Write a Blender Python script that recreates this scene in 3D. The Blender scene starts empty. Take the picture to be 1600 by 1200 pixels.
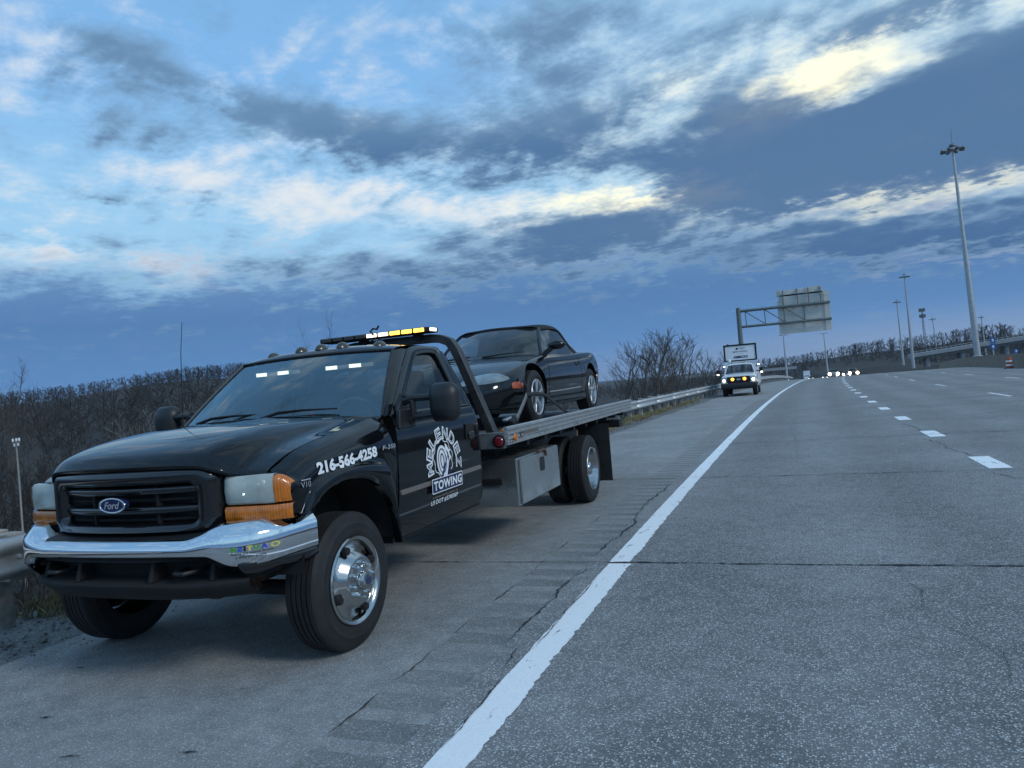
import bpy, bmesh, math, random
import numpy as np
from mathutils import Vector, Matrix
from mathutils.bvhtree import BVHTree
R = math.radians
rnd = random.Random(7)
scn = bpy.context.scene
COL = scn.collection

# ------------------------------------------------------------------ camera
cam_d = bpy.data.cameras.new('camera')
cam = bpy.data.objects.new('camera', cam_d)
COL.objects.link(cam)
_f, _cx, _cy, _cz, _yaw, _pitch, _roll = 1160.18, 3.5982, -3.8941, 1.5165, -0.35996, 0.003177, 0.082911
_fw = Vector((math.sin(_yaw) * math.cos(_pitch), math.cos(_yaw) * math.cos(_pitch), math.sin(_pitch)))
_rt = Vector((math.cos(_yaw), -math.sin(_yaw), 0))
_up = _rt.cross(_fw)
_r2 = math.cos(_roll) * _rt - math.sin(_roll) * _up
_u2 = math.sin(_roll) * _rt + math.cos(_roll) * _up
cam.matrix_world = Matrix(((_r2.x, _u2.x, -_fw.x, _cx), (_r2.y, _u2.y, -_fw.y, _cy), (_r2.z, _u2.z, -_fw.z, _cz), (0, 0, 0, 1)))
cam_d.sensor_width = 36.0
cam_d.lens = 36.0 * _f / 1600.0
cam_d.clip_start = 0.05
cam_d.clip_end = 6000
scn.camera = cam

# ------------------------------------------------------------------ world: dusk sky, Nishita base under broken cloud
SUN_AZ, SUN_EL = 106.0, 34.0        # degrees right of the road direction, above the horizon
world = bpy.data.worlds.new('World')
scn.world = world
world.use_nodes = True
nt = world.node_tree
nt.nodes.clear()


class NG:
    """tiny helper to write node maths"""
    def __init__(s, nt):
        s.nt = nt

    def node(s, t, **k):
        n = s.nt.nodes.new(t)
        for a, b in k.items():
            setattr(n, a, b)
        return n

    def put(s, n, i, v):
        if isinstance(v, bpy.types.NodeSocket):
            s.nt.links.new(v, n.inputs[i])
        elif v is not None:
            n.inputs[i].default_value = v

    def m(s, op, a, b=None, c=None, clamp=False):
        n = s.node('ShaderNodeMath', operation=op, use_clamp=clamp)
        s.put(n, 0, a); s.put(n, 1, b)
        if c is not None:
            s.put(n, 2, c)
        return n.outputs[0]

    def mix(s, f, a, b, blend='MIX'):
        n = s.node('ShaderNodeMix', data_type='RGBA', blend_type=blend)
        s.put(n, 0, f)
        s.put(n, 6, a if isinstance(a, bpy.types.NodeSocket) else (*a[:3], 1))
        s.put(n, 7, b if isinstance(b, bpy.types.NodeSocket) else (*b[:3], 1))
        return n.outputs[2]

    def ramp(s, f, stops, interp='LINEAR'):
        n = s.node('ShaderNodeValToRGB')
        r = n.color_ramp
        r.interpolation = interp
        while len(r.elements) < len(stops):
            r.elements.new(0.5)
        for e, (p, c) in zip(r.elements, stops):
            e.position = p
            e.color = (c, c, c, 1) if isinstance(c, (int, float)) else (*c, 1)
        s.put(n, 0, f)
        return n.outputs[0]

    def noise(s, vec, scale, detail=4, rough=0.55, dist=0.0, out='Fac', dim='3D'):
        n = s.node('ShaderNodeTexNoise', noise_dimensions=dim)
        s.put(n, 'Vector', vec)
        n.inputs['Scale'].default_value = scale
        n.inputs['Detail'].default_value = detail
        n.inputs['Roughness'].default_value = rough
        n.inputs['Distortion'].default_value = dist
        return n.outputs[out]

    def smooth(s, x, lo, hi):
        n = s.node('ShaderNodeMapRange', interpolation_type='SMOOTHSTEP')
        s.put(n, 0, x)
        n.inputs[1].default_value = lo
        n.inputs[2].default_value = hi
        return n.outputs[0]


g = NG(nt)
tc = g.node('ShaderNodeTexCoord')
sep = g.node('ShaderNodeSeparateXYZ')
nt.links.new(tc.outputs['Generated'], sep.inputs[0])
DX, DY, DZ = sep.outputs
AZ0 = g.m('MULTIPLY', g.m('ARCTAN2', DX, DY), 57.2958)
EL0 = g.m('MULTIPLY', g.m('ARCSINE', DZ), 57.2958)
# cloud coordinates: a flat layer seen in perspective, so that clouds flatten towards the horizon
inv = g.m('DIVIDE', 1.0, g.m('ADD', g.m('MAXIMUM', DZ, 0.0), 0.13))
cmb = g.node('ShaderNodeCombineXYZ')
ca, sa_ = math.cos(R(20)), math.sin(R(20))
px_ = g.m('MULTIPLY', DX, inv)
py_ = g.m('MULTIPLY', DY, inv)
g.put(cmb, 0, g.m('MULTIPLY_ADD', px_, ca, g.m('MULTIPLY', py_, -sa_)))
g.put(cmb, 1, g.m('MULTIPLY', g.m('MULTIPLY_ADD', px_, sa_, g.m('MULTIPLY', py_, ca)), 1.12))
CV = cmb.outputs[0]
n1 = g.noise(CV, 1.1, 3, 0.6, 0.0, dim='2D')
n2 = g.noise(CV, 2.7, 6, 0.63, 0.1, dim='2D')
n3 = g.noise(CV, 11.0, 4, 0.62, 0.0, dim='2D')
nw = g.node('ShaderNodeTexNoise', noise_dimensions='2D')
g.put(nw, 'Vector', CV)
nw.inputs['Scale'].default_value = 2.6
nw.inputs['Detail'].default_value = 4
nw.inputs['Roughness'].default_value = 0.6
wsep = g.node('ShaderNodeSeparateXYZ')
nt.links.new(nw.outputs['Color'], wsep.inputs[0])
AZ = g.m('ADD', AZ0, g.m('MULTIPLY', g.m('SUBTRACT', wsep.outputs[0], 0.5), 9.0))
EL = g.m('ADD', EL0, g.m('MULTIPLY', g.m('SUBTRACT', wsep.outputs[1], 0.5), 3.6))
EL = g.m('ADD', EL, g.m('MULTIPLY', g.m('SUBTRACT', n3, 0.5), 1.6))
# (azimuth, elevation, half widths, tilt, weight) of the cloud banks and of the bright breaks between them
DARK = [(-51.8,22.6,4.6,1.4,-5,0.62),(-45.5,23.6,5.0,0.9,-10,0.42),(-38.0,21.6,8.0,1.5,-13,0.44),(-39.5,18.8,8.5,1.3,-5,0.38),(-31.5,19.6,5.5,1.4,-10,0.42),(-21.5,18.2,7.5,2.1,-4,0.80),(-14.9,17.8,4.6,1.6,-3,0.55),
        (8.5,14.6,8.8,2.8,5,1.3),(15.5,15.4,8.0,2.8,5,1.3),(2.0,14.4,6.5,1.9,3,0.95),(-3.6,14.2,4.4,0.9,-2,0.75),(-2.4,17.4,3.6,1.5,18,0.80),(24.0,15.5,9.0,3.4,2,1.1),(-9.0,11.5,9.8,1.4,1,0.90),(14.0,7.6,10.0,1.5,0,0.95),(3.5,8.0,7.0,1.0,0,0.6),(-14.9,9.6,12.7,1.3,-2,0.6),(-29.7,9.3,12.5,1.2,-7,0.5),(-48.7,15.0,2.6,0.42,-8,0.50),(-44.2,15.3,2.2,0.36,-10,0.45),
        (0.5,23.2,6.0,1.2,0,0.50),(14.5,21.6,6.0,0.9,4,0.50),(-13.7,22.3,6.6,2.2,-5,0.48),(-20.8,25.6,7.0,1.4,-5,0.45),(-10.0,26.0,6.0,1.2,0,0.40),(-8.0,20.0,5.0,1.0,8,0.4),(-7.5,16.3,5.5,1.5,10,0.45),(9.5,21.8,6.0,0.7,8,0.5),(4.0,19.0,3.5,0.6,15,0.35)]
BRIGHT = [(5.4,10.3,6.6,1.0,-1,1.1),(-5.4,13.0,6.0,0.85,-3,0.9),(13.0,11.0,6.5,0.85,2,0.95),(4.0,20.2,8.0,2.4,9,0.62),(13.0,20.6,6.0,1.5,7,0.55),(2.0,18.4,5.0,1.1,18,0.75),(-29.3,14.2,14.5,1.6,-7,0.65),(-12.2,12.9,8.2,1.2,-1,0.75),(-7.0,19.9,8.5,3.4,-5,0.45),(-17.4,9.0,5.9,0.5,-3,0.40),(2.1,7.7,4.8,0.45,1,0.5),(14.0,6.2,1.8,0.55,-5,0.5),(9.2,5.9,3.2,0.4,-1,0.45),(-52.5,11.5,3.8,0.6,-3,0.5),(-46.0,10.2,7.2,0.8,-2,0.5),
          (26.0,11.0,8,1.0,0,0.7),(42.0,14.0,10,1.5,4,0.35)]
aev = g.node('ShaderNodeCombineXYZ')
g.put(aev, 0, AZ); g.put(aev, 1, EL)
AEV = aev.outputs[0]


def blobs(L):
    tot = None
    for a, e, sa, se, rot, w in L:
        mp = g.node('ShaderNodeMapping', vector_type='TEXTURE')
        nt.links.new(AEV, mp.inputs[0])
        mp.inputs[1].default_value = (a, e, 0)
        mp.inputs[2].default_value = (0, 0, R(rot))
        mp.inputs[3].default_value = (sa * 1.9, se * 1.9, 1)
        gr_n = g.node('ShaderNodeTexGradient', gradient_type='SPHERICAL')
        nt.links.new(mp.outputs[0], gr_n.inputs[0])
        ex = gr_n.outputs['Fac']
        tot = g.m('MULTIPLY', ex, w) if tot is None else g.m('MULTIPLY_ADD', ex, w, tot)
    return tot


dk = blobs(DARK)
br = blobs(BRIGHT)
# broken cloud everywhere else (outside the frame too), from the same noise
away = g.smooth(g.m('ABSOLUTE', g.m('SUBTRACT', AZ0, -20.0)), 44, 70)
high = g.smooth(EL0, 25, 36)
off = g.m('MAXIMUM', away, high)
dk = g.m('MULTIPLY_ADD', g.m('MULTIPLY', off, g.smooth(n1, 0.50, 0.72)), 0.45, dk)
br = g.m('MULTIPLY_ADD', g.m('MULTIPLY', off, g.smooth(n1, 0.50, 0.34)), 0.15, br)
tex = g.m('ADD', g.m('MULTIPLY', g.m('SUBTRACT', n2, 0.5), 2.4), g.m('MULTIPLY', g.m('SUBTRACT', n3, 0.5), 1.0))
dkd = g.m('MULTIPLY_ADD', tex, 0.85, g.m('MULTIPLY', dk, 1.25))
dkf = g.smooth(dkd, 0.10, 0.92)
brd = g.m('MULTIPLY_ADD', tex, -0.95, g.m('MULTIPLY', br, 1.2))
brf = g.smooth(brd, -0.05, 1.15)
low = g.smooth(g.m('MULTIPLY_ADD', tex, 2.0, EL), 11.8, 7.2)
# clear sky: Nishita, tinted towards the photograph's blue
sky = g.node('ShaderNodeTexSky', sky_type='NISHITA', sun_disc=False)
sky.sun_elevation = R(SUN_EL)
sky.sun_rotation = R(SUN_AZ)
sky.air_density = 1.3
sky.dust_density = 1.0
skyc = g.mix(1.0, sky.outputs[0], (0.055, 0.055, 0.06), 'MULTIPLY')
elr = g.m('DIVIDE', EL0, 90.0)
grad = g.ramp(elr, [(0.0, (0.15, 0.27, 0.52)), (0.10, (0.26, 0.41, 0.62)), (0.16, (0.25, 0.41, 0.64)), (0.25, (0.175, 0.335, 0.63)), (0.32, (0.165, 0.32, 0.60)), (0.5, (0.16, 0.30, 0.56)), (1.0, (0.17, 0.30, 0.53))])
warmside = g.m('MULTIPLY', g.smooth(AZ0, -30, 5), g.smooth(AZ0, 60, 25))
grad = g.mix(g.m('MULTIPLY', warmside, 0.55), grad, (0.38, 0.47, 0.58))
clear = g.mix(0.18, grad, skyc)
cbr = g.mix(g.smooth(brd, 0.45, 1.9), (0.42, 0.47, 0.57), (0.84, 0.71, 0.56))
cbr = g.mix(g.smooth(AZ0, -14, -24), cbr, (0.56, 0.52, 0.58))
cdk = g.mix(g.smooth(dkd, 0.35, 1.2), (0.150, 0.215, 0.335), (0.047, 0.096, 0.212))
cdk = g.mix(g.m('MULTIPLY', g.smooth(EL0, 17, 21), 0.6), cdk, (0.12, 0.19, 0.315))
clow = g.ramp(elr, [(0.0, (0.105, 0.170, 0.345)), (0.03, (0.062, 0.143, 0.335)), (0.07, (0.052, 0.118, 0.280)), (0.12, (0.082, 0.155, 0.325))])
clow = g.mix(g.m('MULTIPLY', g.smooth(EL0, 4, 0), g.smooth(AZ0, -25, 10)), clow, (0.16, 0.21, 0.37))
c = g.mix(brf, clear, cbr)
c = g.mix(g.m('MULTIPLY', low, 0.93), c, clow)
c = g.mix(g.m('MULTIPLY', g.m('MULTIPLY', g.smooth(br, 0.15, 0.6), low), 0.45), c, (0.33, 0.33, 0.43))
c = g.mix(g.m('MULTIPLY', dkf, 0.92), c, cdk)
c = g.mix(g.smooth(EL0, -0.5, -3), c, (0.06, 0.07, 0.08))
bg = g.node('ShaderNodeBackground')
c = g.mix(1.0, c, (0.945, 1.075, 1.01), 'MULTIPLY')
nt.links.new(c, bg.inputs[0])
bg.inputs[1].default_value = 0.86
wo = g.node('ShaderNodeOutputWorld')
nt.links.new(bg.outputs[0], wo.inputs[0])
world.cycles.sampling_method = 'MANUAL'
world.cycles.sample_map_resolution = 512

# ------------------------------------------------------------------ sun behind the cloud: weak and wide
sun_d = bpy.data.lights.new('sun', 'SUN')
sun_d.energy = 0.75
sun_d.angle = R(14)
sun_d.color = (0.97, 1.0, 0.98)
sun = bpy.data.objects.new('sun', sun_d)
COL.objects.link(sun)
_sd = Vector((math.sin(R(SUN_AZ)) * math.cos(R(SUN_EL)), math.cos(R(SUN_AZ)) * math.cos(R(SUN_EL)), math.sin(R(SUN_EL))))
sun.rotation_euler = _sd.to_track_quat('Z', 'Y').to_euler()

scn.view_settings.view_transform = 'Standard'
scn.view_settings.look = 'None'
scn.view_settings.gamma = 1.0
scn.view_settings.exposure = 0.80
scn.view_settings.use_curve_mapping = False
scn.cycles.max_bounces = 8
scn.cycles.glossy_bounces = 4
scn.cycles.transparent_max_bounces = 12
scn.cycles.use_denoising = True

# ------------------------------------------------------------------ mesh helpers
class MB:
    def __init__(s):
        s.v, s.f = [], []

    def add(s, vs, fs):
        o = len(s.v)
        s.v += [tuple(p) for p in vs]
        s.f += [tuple(i + o for i in q) for q in fs]
        return s

    def grid(s, G, flip=False, cu=False, cv=False):
        nr, nc = len(G), len(G[0])
        fs = []
        for i in range(nr if cu else nr - 1):
            for j in range(nc if cv else nc - 1):
                q = (i * nc + j, i * nc + (j + 1) % nc, ((i + 1) % nr) * nc + (j + 1) % nc, ((i + 1) % nr) * nc + j)
                fs.append(q[::-1] if flip else q)
        return s.add([p for r in G for p in r], fs)

    def box(s, c, d, rot=None):
        hx, hy, hz = d[0] / 2, d[1] / 2, d[2] / 2
        vs = [Vector((x, y, z)) for z in (-hz, hz) for y in (-hy, hy) for x in (-hx, hx)]
        if rot is not None:
            vs = [rot @ p for p in vs]
        return s.add([p + Vector(c) for p in vs], [(0, 2, 3, 1), (4, 5, 7, 6), (0, 1, 5, 4), (2, 6, 7, 3), (0, 4, 6, 2), (1, 3, 7, 5)])

    def bb(s, x0, x1, y0, y1, z0, z1):
        return s.box(((x0 + x1) / 2, (y0 + y1) / 2, (z0 + z1) / 2), (x1 - x0, y1 - y0, z1 - z0))

    def beam(s, a, b, w, h, up=(0, 0, 1)):
        a, b = Vector(a), Vector(b)
        d = (b - a).normalized()
        u = Vector(up)
        x = d.cross(u)
        if x.length < 1e-4:
            x = d.cross(Vector((1, 0, 0)))
        x.normalize()
        u = x.cross(d)
        vs = [p + x * sx * w / 2 + u * sz * h / 2 for p in (a, b) for sx, sz in ((-1, -1), (1, -1), (1, 1), (-1, 1))]
        return s.add(vs, [(0, 1, 2, 3), (7, 6, 5, 4), (0, 4, 5, 1), (1, 5, 6, 2), (2, 6, 7, 3), (3, 7, 4, 0)])

    def tube(s, P, r, n=8, caps=True, sec=None):
        P = [Vector(p) for p in P]
        rr = r if isinstance(r, (list, tuple)) else [r] * len(P)
        G = []
        up = None
        for i, p in enumerate(P):
            t = (P[min(i + 1, len(P) - 1)] - P[max(i - 1, 0)]).normalized()
            if up is None:
                up = Vector((0, 0, 1)) if abs(t.z) < 0.9 else Vector((0, 1, 0))
            x = t.cross(up).normalized()
            up = x.cross(t).normalized()
            if sec:
                G.append([p + x * a * rr[i] + up * b * rr[i] for a, b in sec])
            else:
                G.append([p + (x * math.cos(2 * math.pi * k / n) + up * math.sin(2 * math.pi * k / n)) * rr[i] for k in range(n)])
        k = len(G[0])
        o = len(s.v)
        s.grid(G, cv=True)
        if caps:
            s.f.append(tuple(o + i for i in range(k))[::-1])
            s.f.append(tuple(o + (len(G) - 1) * k + i for i in range(k)))
        return s

    def lathe(s, prof, c=(0, 0, 0), axis='x', n=32, sgn=1, a0=0, a1=2 * math.pi):
        """prof: (radius, along-axis)"""
        G = []
        full = abs(a1 - a0 - 2 * math.pi) < 1e-6
        m = n if full else n + 1
        for r, h in prof:
            row = []
            for k in range(m):
                a = a0 + (a1 - a0) * k / n
                u, w = r * math.cos(a), r * math.sin(a)
                if axis == 'x':
                    q = (c[0] + sgn * h, c[1] + u, c[2] + w)
                elif axis == 'y':
                    q = (c[0] + u, c[1] + sgn * h, c[2] + w)
                else:
                    q = (c[0] + u, c[1] + w, c[2] + sgn * h)
                row.append(q)
            G.append(row)
        return s.grid(G, cv=full, flip=sgn < 0)

    def prism(s, poly, axis, a, b):
        """extrude a 2d outline along an axis ('x': poly=(y,z); 'y': poly=(x,z); 'z': poly=(x,y))"""
        def P(q, h):
            return (h, q[0], q[1]) if axis == 'x' else (q[0], h, q[1]) if axis == 'y' else (q[0], q[1], h)
        n = len(poly)
        o = [P(q, a) for q in poly] + [P(q, b) for q in poly]
        return s.add(o, [tuple(range(n))[::-1], tuple(range(n, 2 * n))] + [(i, (i + 1) % n, n + (i + 1) % n, n + i) for i in range(n)])

    def mirror(s):
        m = MB()
        m.v = [(-p[0], p[1], p[2]) for p in s.v]
        m.f = [q[::-1] for q in s.f]
        return m

    def both(s):
        m = s.mirror()
        return s.add(m.v, m.f)

    def move(s, d):
        s.v = [(p[0] + d[0], p[1] + d[1], p[2] + d[2]) for p in s.v]
        return s


def crom(P, n):
    """Catmull-Rom through P, n steps per span"""
    P = [Vector(p) for p in P]
    out = []
    for i in range(len(P) - 1):
        p0, p1, p2, p3 = P[max(i - 1, 0)], P[i], P[i + 1], P[min(i + 2, len(P) - 1)]
        if i == 0:
            p0 = 2 * p1 - p2
        if i == len(P) - 2:
            p3 = 2 * p2 - p1
        for k in range(n):
            t = k / n
            out.append(0.5 * ((2 * p1) + (-p0 + p2) * t + (2 * p0 - 5 * p1 + 4 * p2 - p3) * t * t + (-p0 + 3 * p1 - 3 * p2 + p3) * t ** 3))
    out.append(P[-1])
    return out


def surf(G, nu, nv):
    rows = [crom(r, nv) for r in G]
    cols = [crom([r[j] for r in rows], nu) for j in range(len(rows[0]))]
    return [[cols[j][i] for j in range(len(cols))] for i in range(len(cols[0]))]


def rrect(x0, x1, y0, y1, r, n=5):
    P = []
    for cx, cy, a in ((x1 - r, y1 - r, 0), (x0 + r, y1 - r, 90), (x0 + r, y0 + r, 180), (x1 - r, y0 + r, 270)):
        for k in range(n + 1):
            t = R(a + 90 * k / n)
            P.append((cx + r * math.cos(t), cy + r * math.sin(t)))
    return P


def link(o, parent=None):
    COL.objects.link(o)
    if parent is not None:
        o.parent = parent
        # parents are empties or meshes whose own matrix is a plain translation: keep world coordinates
        pl = WLOC.get(parent.name, Vector((0, 0, 0)))
        o.location = o.location - pl
        WLOC[o.name] = pl + o.location
    else:
        WLOC[o.name] = Vector(o.location)
    return o


WLOC = {}


def fix_normals(me):
    bm = bmesh.new()
    bm.from_mesh(me)
    bmesh.ops.remove_doubles(bm, verts=bm.verts, dist=1e-5)
    bmesh.ops.recalc_face_normals(bm, faces=bm.faces)
    bm.to_mesh(me)
    bm.free()


def obj(name, mb, mat, parent=None, bevel=0, solid=0, sharp=35, seg=2, fix=True, offset=-1):
    me = bpy.data.meshes.new(name)
    me.from_pydata([tuple(p) for p in mb.v], [], mb.f)
    if fix:
        fix_normals(me)
    me.shade_smooth()
    if not bevel and sharp < 180:
        me.set_sharp_from_angle(angle=R(sharp))
    me.materials.append(mat)
    o = bpy.data.objects.new(name, me)
    link(o, parent)
    if solid:
        m = o.modifiers.new('s', 'SOLIDIFY')
        m.thickness = solid
        m.offset = offset
    if bevel:
        me.set_sharp_from_angle(angle=R(sharp))
        m = o.modifiers.new('b', 'BEVEL')
        m.width = bevel
        m.segments = seg
        m.limit_method = 'ANGLE'
        m.angle_limit = R(sharp)
        m.harden_normals = True
    return o


def fast_mesh(name, V, T, mat, smooth=True):
    me = bpy.data.meshes.new(name)
    V = np.asarray(V, np.float32); T = np.asarray(T, np.int32)
    me.vertices.add(len(V)); me.vertices.foreach_set('co', V.ravel())
    k = T.shape[1]
    me.loops.add(T.size); me.loops.foreach_set('vertex_index', T.ravel())
    me.polygons.add(len(T))
    me.polygons.foreach_set('loop_start', np.arange(0, T.size, k, dtype=np.int32))
    me.update(calc_edges=True)
    if smooth:
        me.shade_smooth()
    me.materials.append(mat)
    return me


def thing(name, label, cat, loc=(0, 0, 0), group=None):
    o = bpy.data.objects.new(name, None)
    o.location = loc
    link(o)
    tag(o, label, cat, group)
    return o


def tag(o, label=None, cat=None, group=None, kind=None):
    if label: o['label'] = label
    if cat: o['category'] = cat
    if group: o['group'] = group
    if kind: o['kind'] = kind
    return o


def copy_tree(o, parent=None):
    c = o.copy()
    COL.objects.link(c)
    c.parent = parent
    for ch in o.children:
        copy_tree(ch, c)
    return c


def text2d(body, size=1.0, bold=0.0, shear=0.0, align='CENTER', spacing=1.0):
    cu = bpy.data.curves.new('txt', 'FONT')
    cu.body = body; cu.size = size; cu.offset = bold; cu.shear = shear
    cu.align_x = align; cu.space_character = spacing
    cu.fill_mode = 'FRONT'; cu.resolution_u = 3
    o = bpy.data.objects.new('txt', cu)
    COL.objects.link(o)
    dg = bpy.context.evaluated_depsgraph_get()
    me = bpy.data.meshes.new_from_object(o.evaluated_get(dg))
    V = [(v.co.x, v.co.y) for v in me.vertices]
    F = [tuple(p.vertices) for p in me.polygons]
    bpy.data.objects.remove(o); bpy.data.curves.remove(cu); bpy.data.meshes.remove(me)
    return V, F


def fit2d(VF, x0, x1, y0, y1, skew=0.0):
    V, F = VF
    a = min(p[0] for p in V); b = max(p[0] for p in V); c = min(p[1] for p in V); d = max(p[1] for p in V)
    return [(x0 + (p[0] - a) / (b - a) * (x1 - x0), y0 + (p[1] - c) / (d - c) * (y1 - y0) + skew * (p[0] - a) / (b - a)) for p in V], F


def poly2d(P):
    return list(P), [tuple(range(len(P)))]


def ring2d(P, Q):
    n = len(P)
    return list(P) + list(Q), [(i, (i + 1) % n, n + (i + 1) % n, n + i) for i in range(n)]


# ------------------------------------------------------------------ materials
MATS = {}


def mat(name, col, rough=0.5, metal=0.0, coat=0.0, emit=None, es=0.0, spec=0.5, var=0.0, vscale=6.0, bump=0.0, bscale=80.0, alpha=1.0, trans=0.0, ior=1.5, rvar=0.0, crough=0.03, cior=1.5):
    m = bpy.data.materials.new(name)
    m.use_nodes = True
    t = m.node_tree
    b = t.nodes['Principled BSDF']
    b.inputs['Base Color'].default_value = (*col, 1)
    b.inputs['Roughness'].default_value = rough
    b.inputs['Metallic'].default_value = metal
    b.inputs['Coat Weight'].default_value = coat
    b.inputs['Coat Roughness'].default_value = crough
    b.inputs['Coat IOR'].default_value = cior
    b.inputs['Specular IOR Level'].default_value = spec
    b.inputs['IOR'].default_value = ior
    b.inputs['Transmission Weight'].default_value = trans
    b.inputs['Alpha'].default_value = alpha
    if emit:
        b.inputs['Emission Color'].default_value = (*emit, 1)
        b.inputs['Emission Strength'].default_value = es
    q = NG(t)
    if var or bump or rvar:
        tcn = q.node('ShaderNodeTexCoord')
        vec = tcn.outputs['Object']
        if var:
            n = q.noise(vec, vscale, 6, 0.6)
            f = q.ramp(n, [(0.3, 1 - var), (0.7, 1 + var)])
            t.links.new(q.mix(1.0, (*col, 1), f, 'MULTIPLY'), b.inputs['Base Color'])
        if rvar:
            n = q.noise(vec, vscale * 0.7, 5, 0.6)
            t.links.new(q.ramp(n, [(0.3, max(rough - rvar, 0)), (0.75, rough + rvar)]), b.inputs['Roughness'])
        if bump:
            n = q.noise(vec, bscale, 3, 0.6)
            bn = q.node('ShaderNodeBump')
            bn.inputs['Strength'].default_value = bump
            bn.inputs['Distance'].default_value = 0.01
            t.links.new(n, bn.inputs['Height'])
            t.links.new(bn.outputs[0], b.inputs['Normal'])
    MATS[name] = m
    return m


def ribbed(name, scale, strength, axis='X'):
    m = MATS[name]
    t = m.node_tree
    q = NG(t)
    b = t.nodes['Principled BSDF']
    tcn = q.node('ShaderNodeTexCoord')
    w = q.node('ShaderNodeTexWave', wave_type='BANDS', bands_direction=axis)
    t.links.new(tcn.outputs['Object'], w.inputs[0])
    w.inputs['Scale'].default_value = scale
    w.inputs['Distortion'].default_value = 0.4
    bn = q.node('ShaderNodeBump')
    bn.inputs['Strength'].default_value = strength
    bn.inputs['Distance'].default_value = 0.006
    t.links.new(w.outputs['Fac'], bn.inputs['Height'])
    t.links.new(bn.outputs[0], b.inputs['Normal'])


def glass(name, tint=(0.5, 0.55, 0.55), refl=0.12, dust=0.0, gc=(0.95, 0.97, 1), dc=(0.42, 0.44, 0.43)):
    m = bpy.data.materials.new(name)
    m.use_nodes = True
    t = m.node_tree
    t.nodes.clear()
    q = NG(t)
    tr = q.node('ShaderNodeBsdfTransparent'); tr.inputs[0].default_value = (*tint, 1)
    gl = q.node('ShaderNodeBsdfGlossy'); gl.inputs['Roughness'].default_value = 0.015
    gl.inputs[0].default_value = (*gc, 1)
    fr = q.node('ShaderNodeLayerWeight'); fr.inputs[0].default_value = 0.5
    f = q.m('MULTIPLY_ADD', q.m('POWER', fr.outputs['Facing'], 5.0), 0.93 - refl, 0.045 + refl, clamp=True)
    mx = q.node('ShaderNodeMixShader')
    t.links.new(f, mx.inputs[0]); t.links.new(tr.outputs[0], mx.inputs[1]); t.links.new(gl.outputs[0], mx.inputs[2])
    last = mx.outputs[0]
    if dust:
        df = q.node('ShaderNodeBsdfDiffuse'); df.inputs[0].default_value = (*dc, 1)
        tcn = q.node('ShaderNodeTexCoord')
        n = q.noise(tcn.outputs['Object'], 3.0, 6, 0.65)
        m2 = q.node('ShaderNodeMixShader')
        t.links.new(q.ramp(n, [(0.25, dust * 0.4), (0.8, dust * 1.6)]), m2.inputs[0])
        t.links.new(last, m2.inputs[1]); t.links.new(df.outputs[0], m2.inputs[2])
        last = m2.outputs[0]
    o = q.node('ShaderNodeOutputMaterial')
    t.links.new(last, o.inputs[0])
    MATS[name] = m
    return m


mat('black_paint', (0.004, 0.0048, 0.006), 0.35, 0, 1.0, spec=0.0, var=0.3, vscale=3, crough=0.03, cior=1.5)
mat('black_plastic', (0.014, 0.015, 0.017), 0.42, bump=0.15, bscale=300)
mat('gloss_black', (0.006, 0.006, 0.007), 0.18, 0, 0.6)
mat('flat_black', (0.008, 0.008, 0.009), 0.8, var=0.3)
mat('steel_black', (0.014, 0.015, 0.017), 0.55, 0.2, var=0.4, vscale=8, bump=0.1)
mat('chrome', (0.78, 0.79, 0.80), 0.05, 1.0, rvar=0.03, vscale=5)
mat('wheel_metal', (0.50, 0.49, 0.47), 0.16, 1.0, var=0.15, vscale=9, rvar=0.09)
mat('hoop_steel', (0.045, 0.046, 0.047), 0.42, 0.35, var=0.5, vscale=9, rvar=0.12)
mat('car_lens', (0.20, 0.235, 0.235), 0.12, 0.2, 0.9, var=0.3, vscale=11)
mat('alloy', (0.58, 0.60, 0.62), 0.28, 0.75)
mat('rubber', (0.012, 0.012, 0.013), 0.72, var=0.5, vscale=7, bump=0.2, bscale=120)
mat('aluminium', (0.40, 0.41, 0.41), 0.42, 0.55, var=0.18, vscale=10, rvar=0.1)
mat('box_metal', (0.40, 0.42, 0.42), 0.24, 0.8, var=0.15, vscale=4, rvar=0.12)
mat('grey_steel', (0.16, 0.17, 0.175), 0.55, 0.3, var=0.3, vscale=12, bump=0.1)
mat('grey_paint', (0.21, 0.225, 0.23), 0.5, 0.1, var=0.2, vscale=5)
mat('galvanised', (0.46, 0.48, 0.49), 0.48, 0.4, var=0.2, vscale=5, rvar=0.1)
mat('lens_hazy', (0.50, 0.56, 0.52), 0.25, 0.15, 0.8, var=0.35, vscale=9)
mat('lens_amber', (0.55, 0.15, 0.008), 0.22, 0, 0.8, var=0.3, vscale=25)
mat('lens_red', (0.20, 0.008, 0.015), 0.25, 0, 0.7)
mat('lens_smoke', (0.045, 0.035, 0.022), 0.3, 0, 0.5)
mat('white_vinyl', (0.78, 0.80, 0.82), 0.45, var=0.06, vscale=20)
mat('navy_vinyl', (0.012, 0.018, 0.075), 0.4)
mat('badge_blue', (0.012, 0.022, 0.085), 0.25, 0, 0.6)
mat('badge_grey', (0.55, 0.55, 0.56), 0.35, 0.6)
mat('trim_grey', (0.17, 0.145, 0.12), 0.35, 0.2, 0.5)
mat('interior', (0.15, 0.15, 0.145), 0.8, var=0.2)
mat('interior_pale', (0.36, 0.36, 0.33), 0.8, var=0.2)
mat('led_white', (0.9, 0.9, 0.8), 0.4, emit=(1.0, 0.94, 0.74), es=1.25)
mat('led_amber', (0.9, 0.5, 0.1), 0.4, emit=(1.0, 0.52, 0.05), es=2.6)
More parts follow.
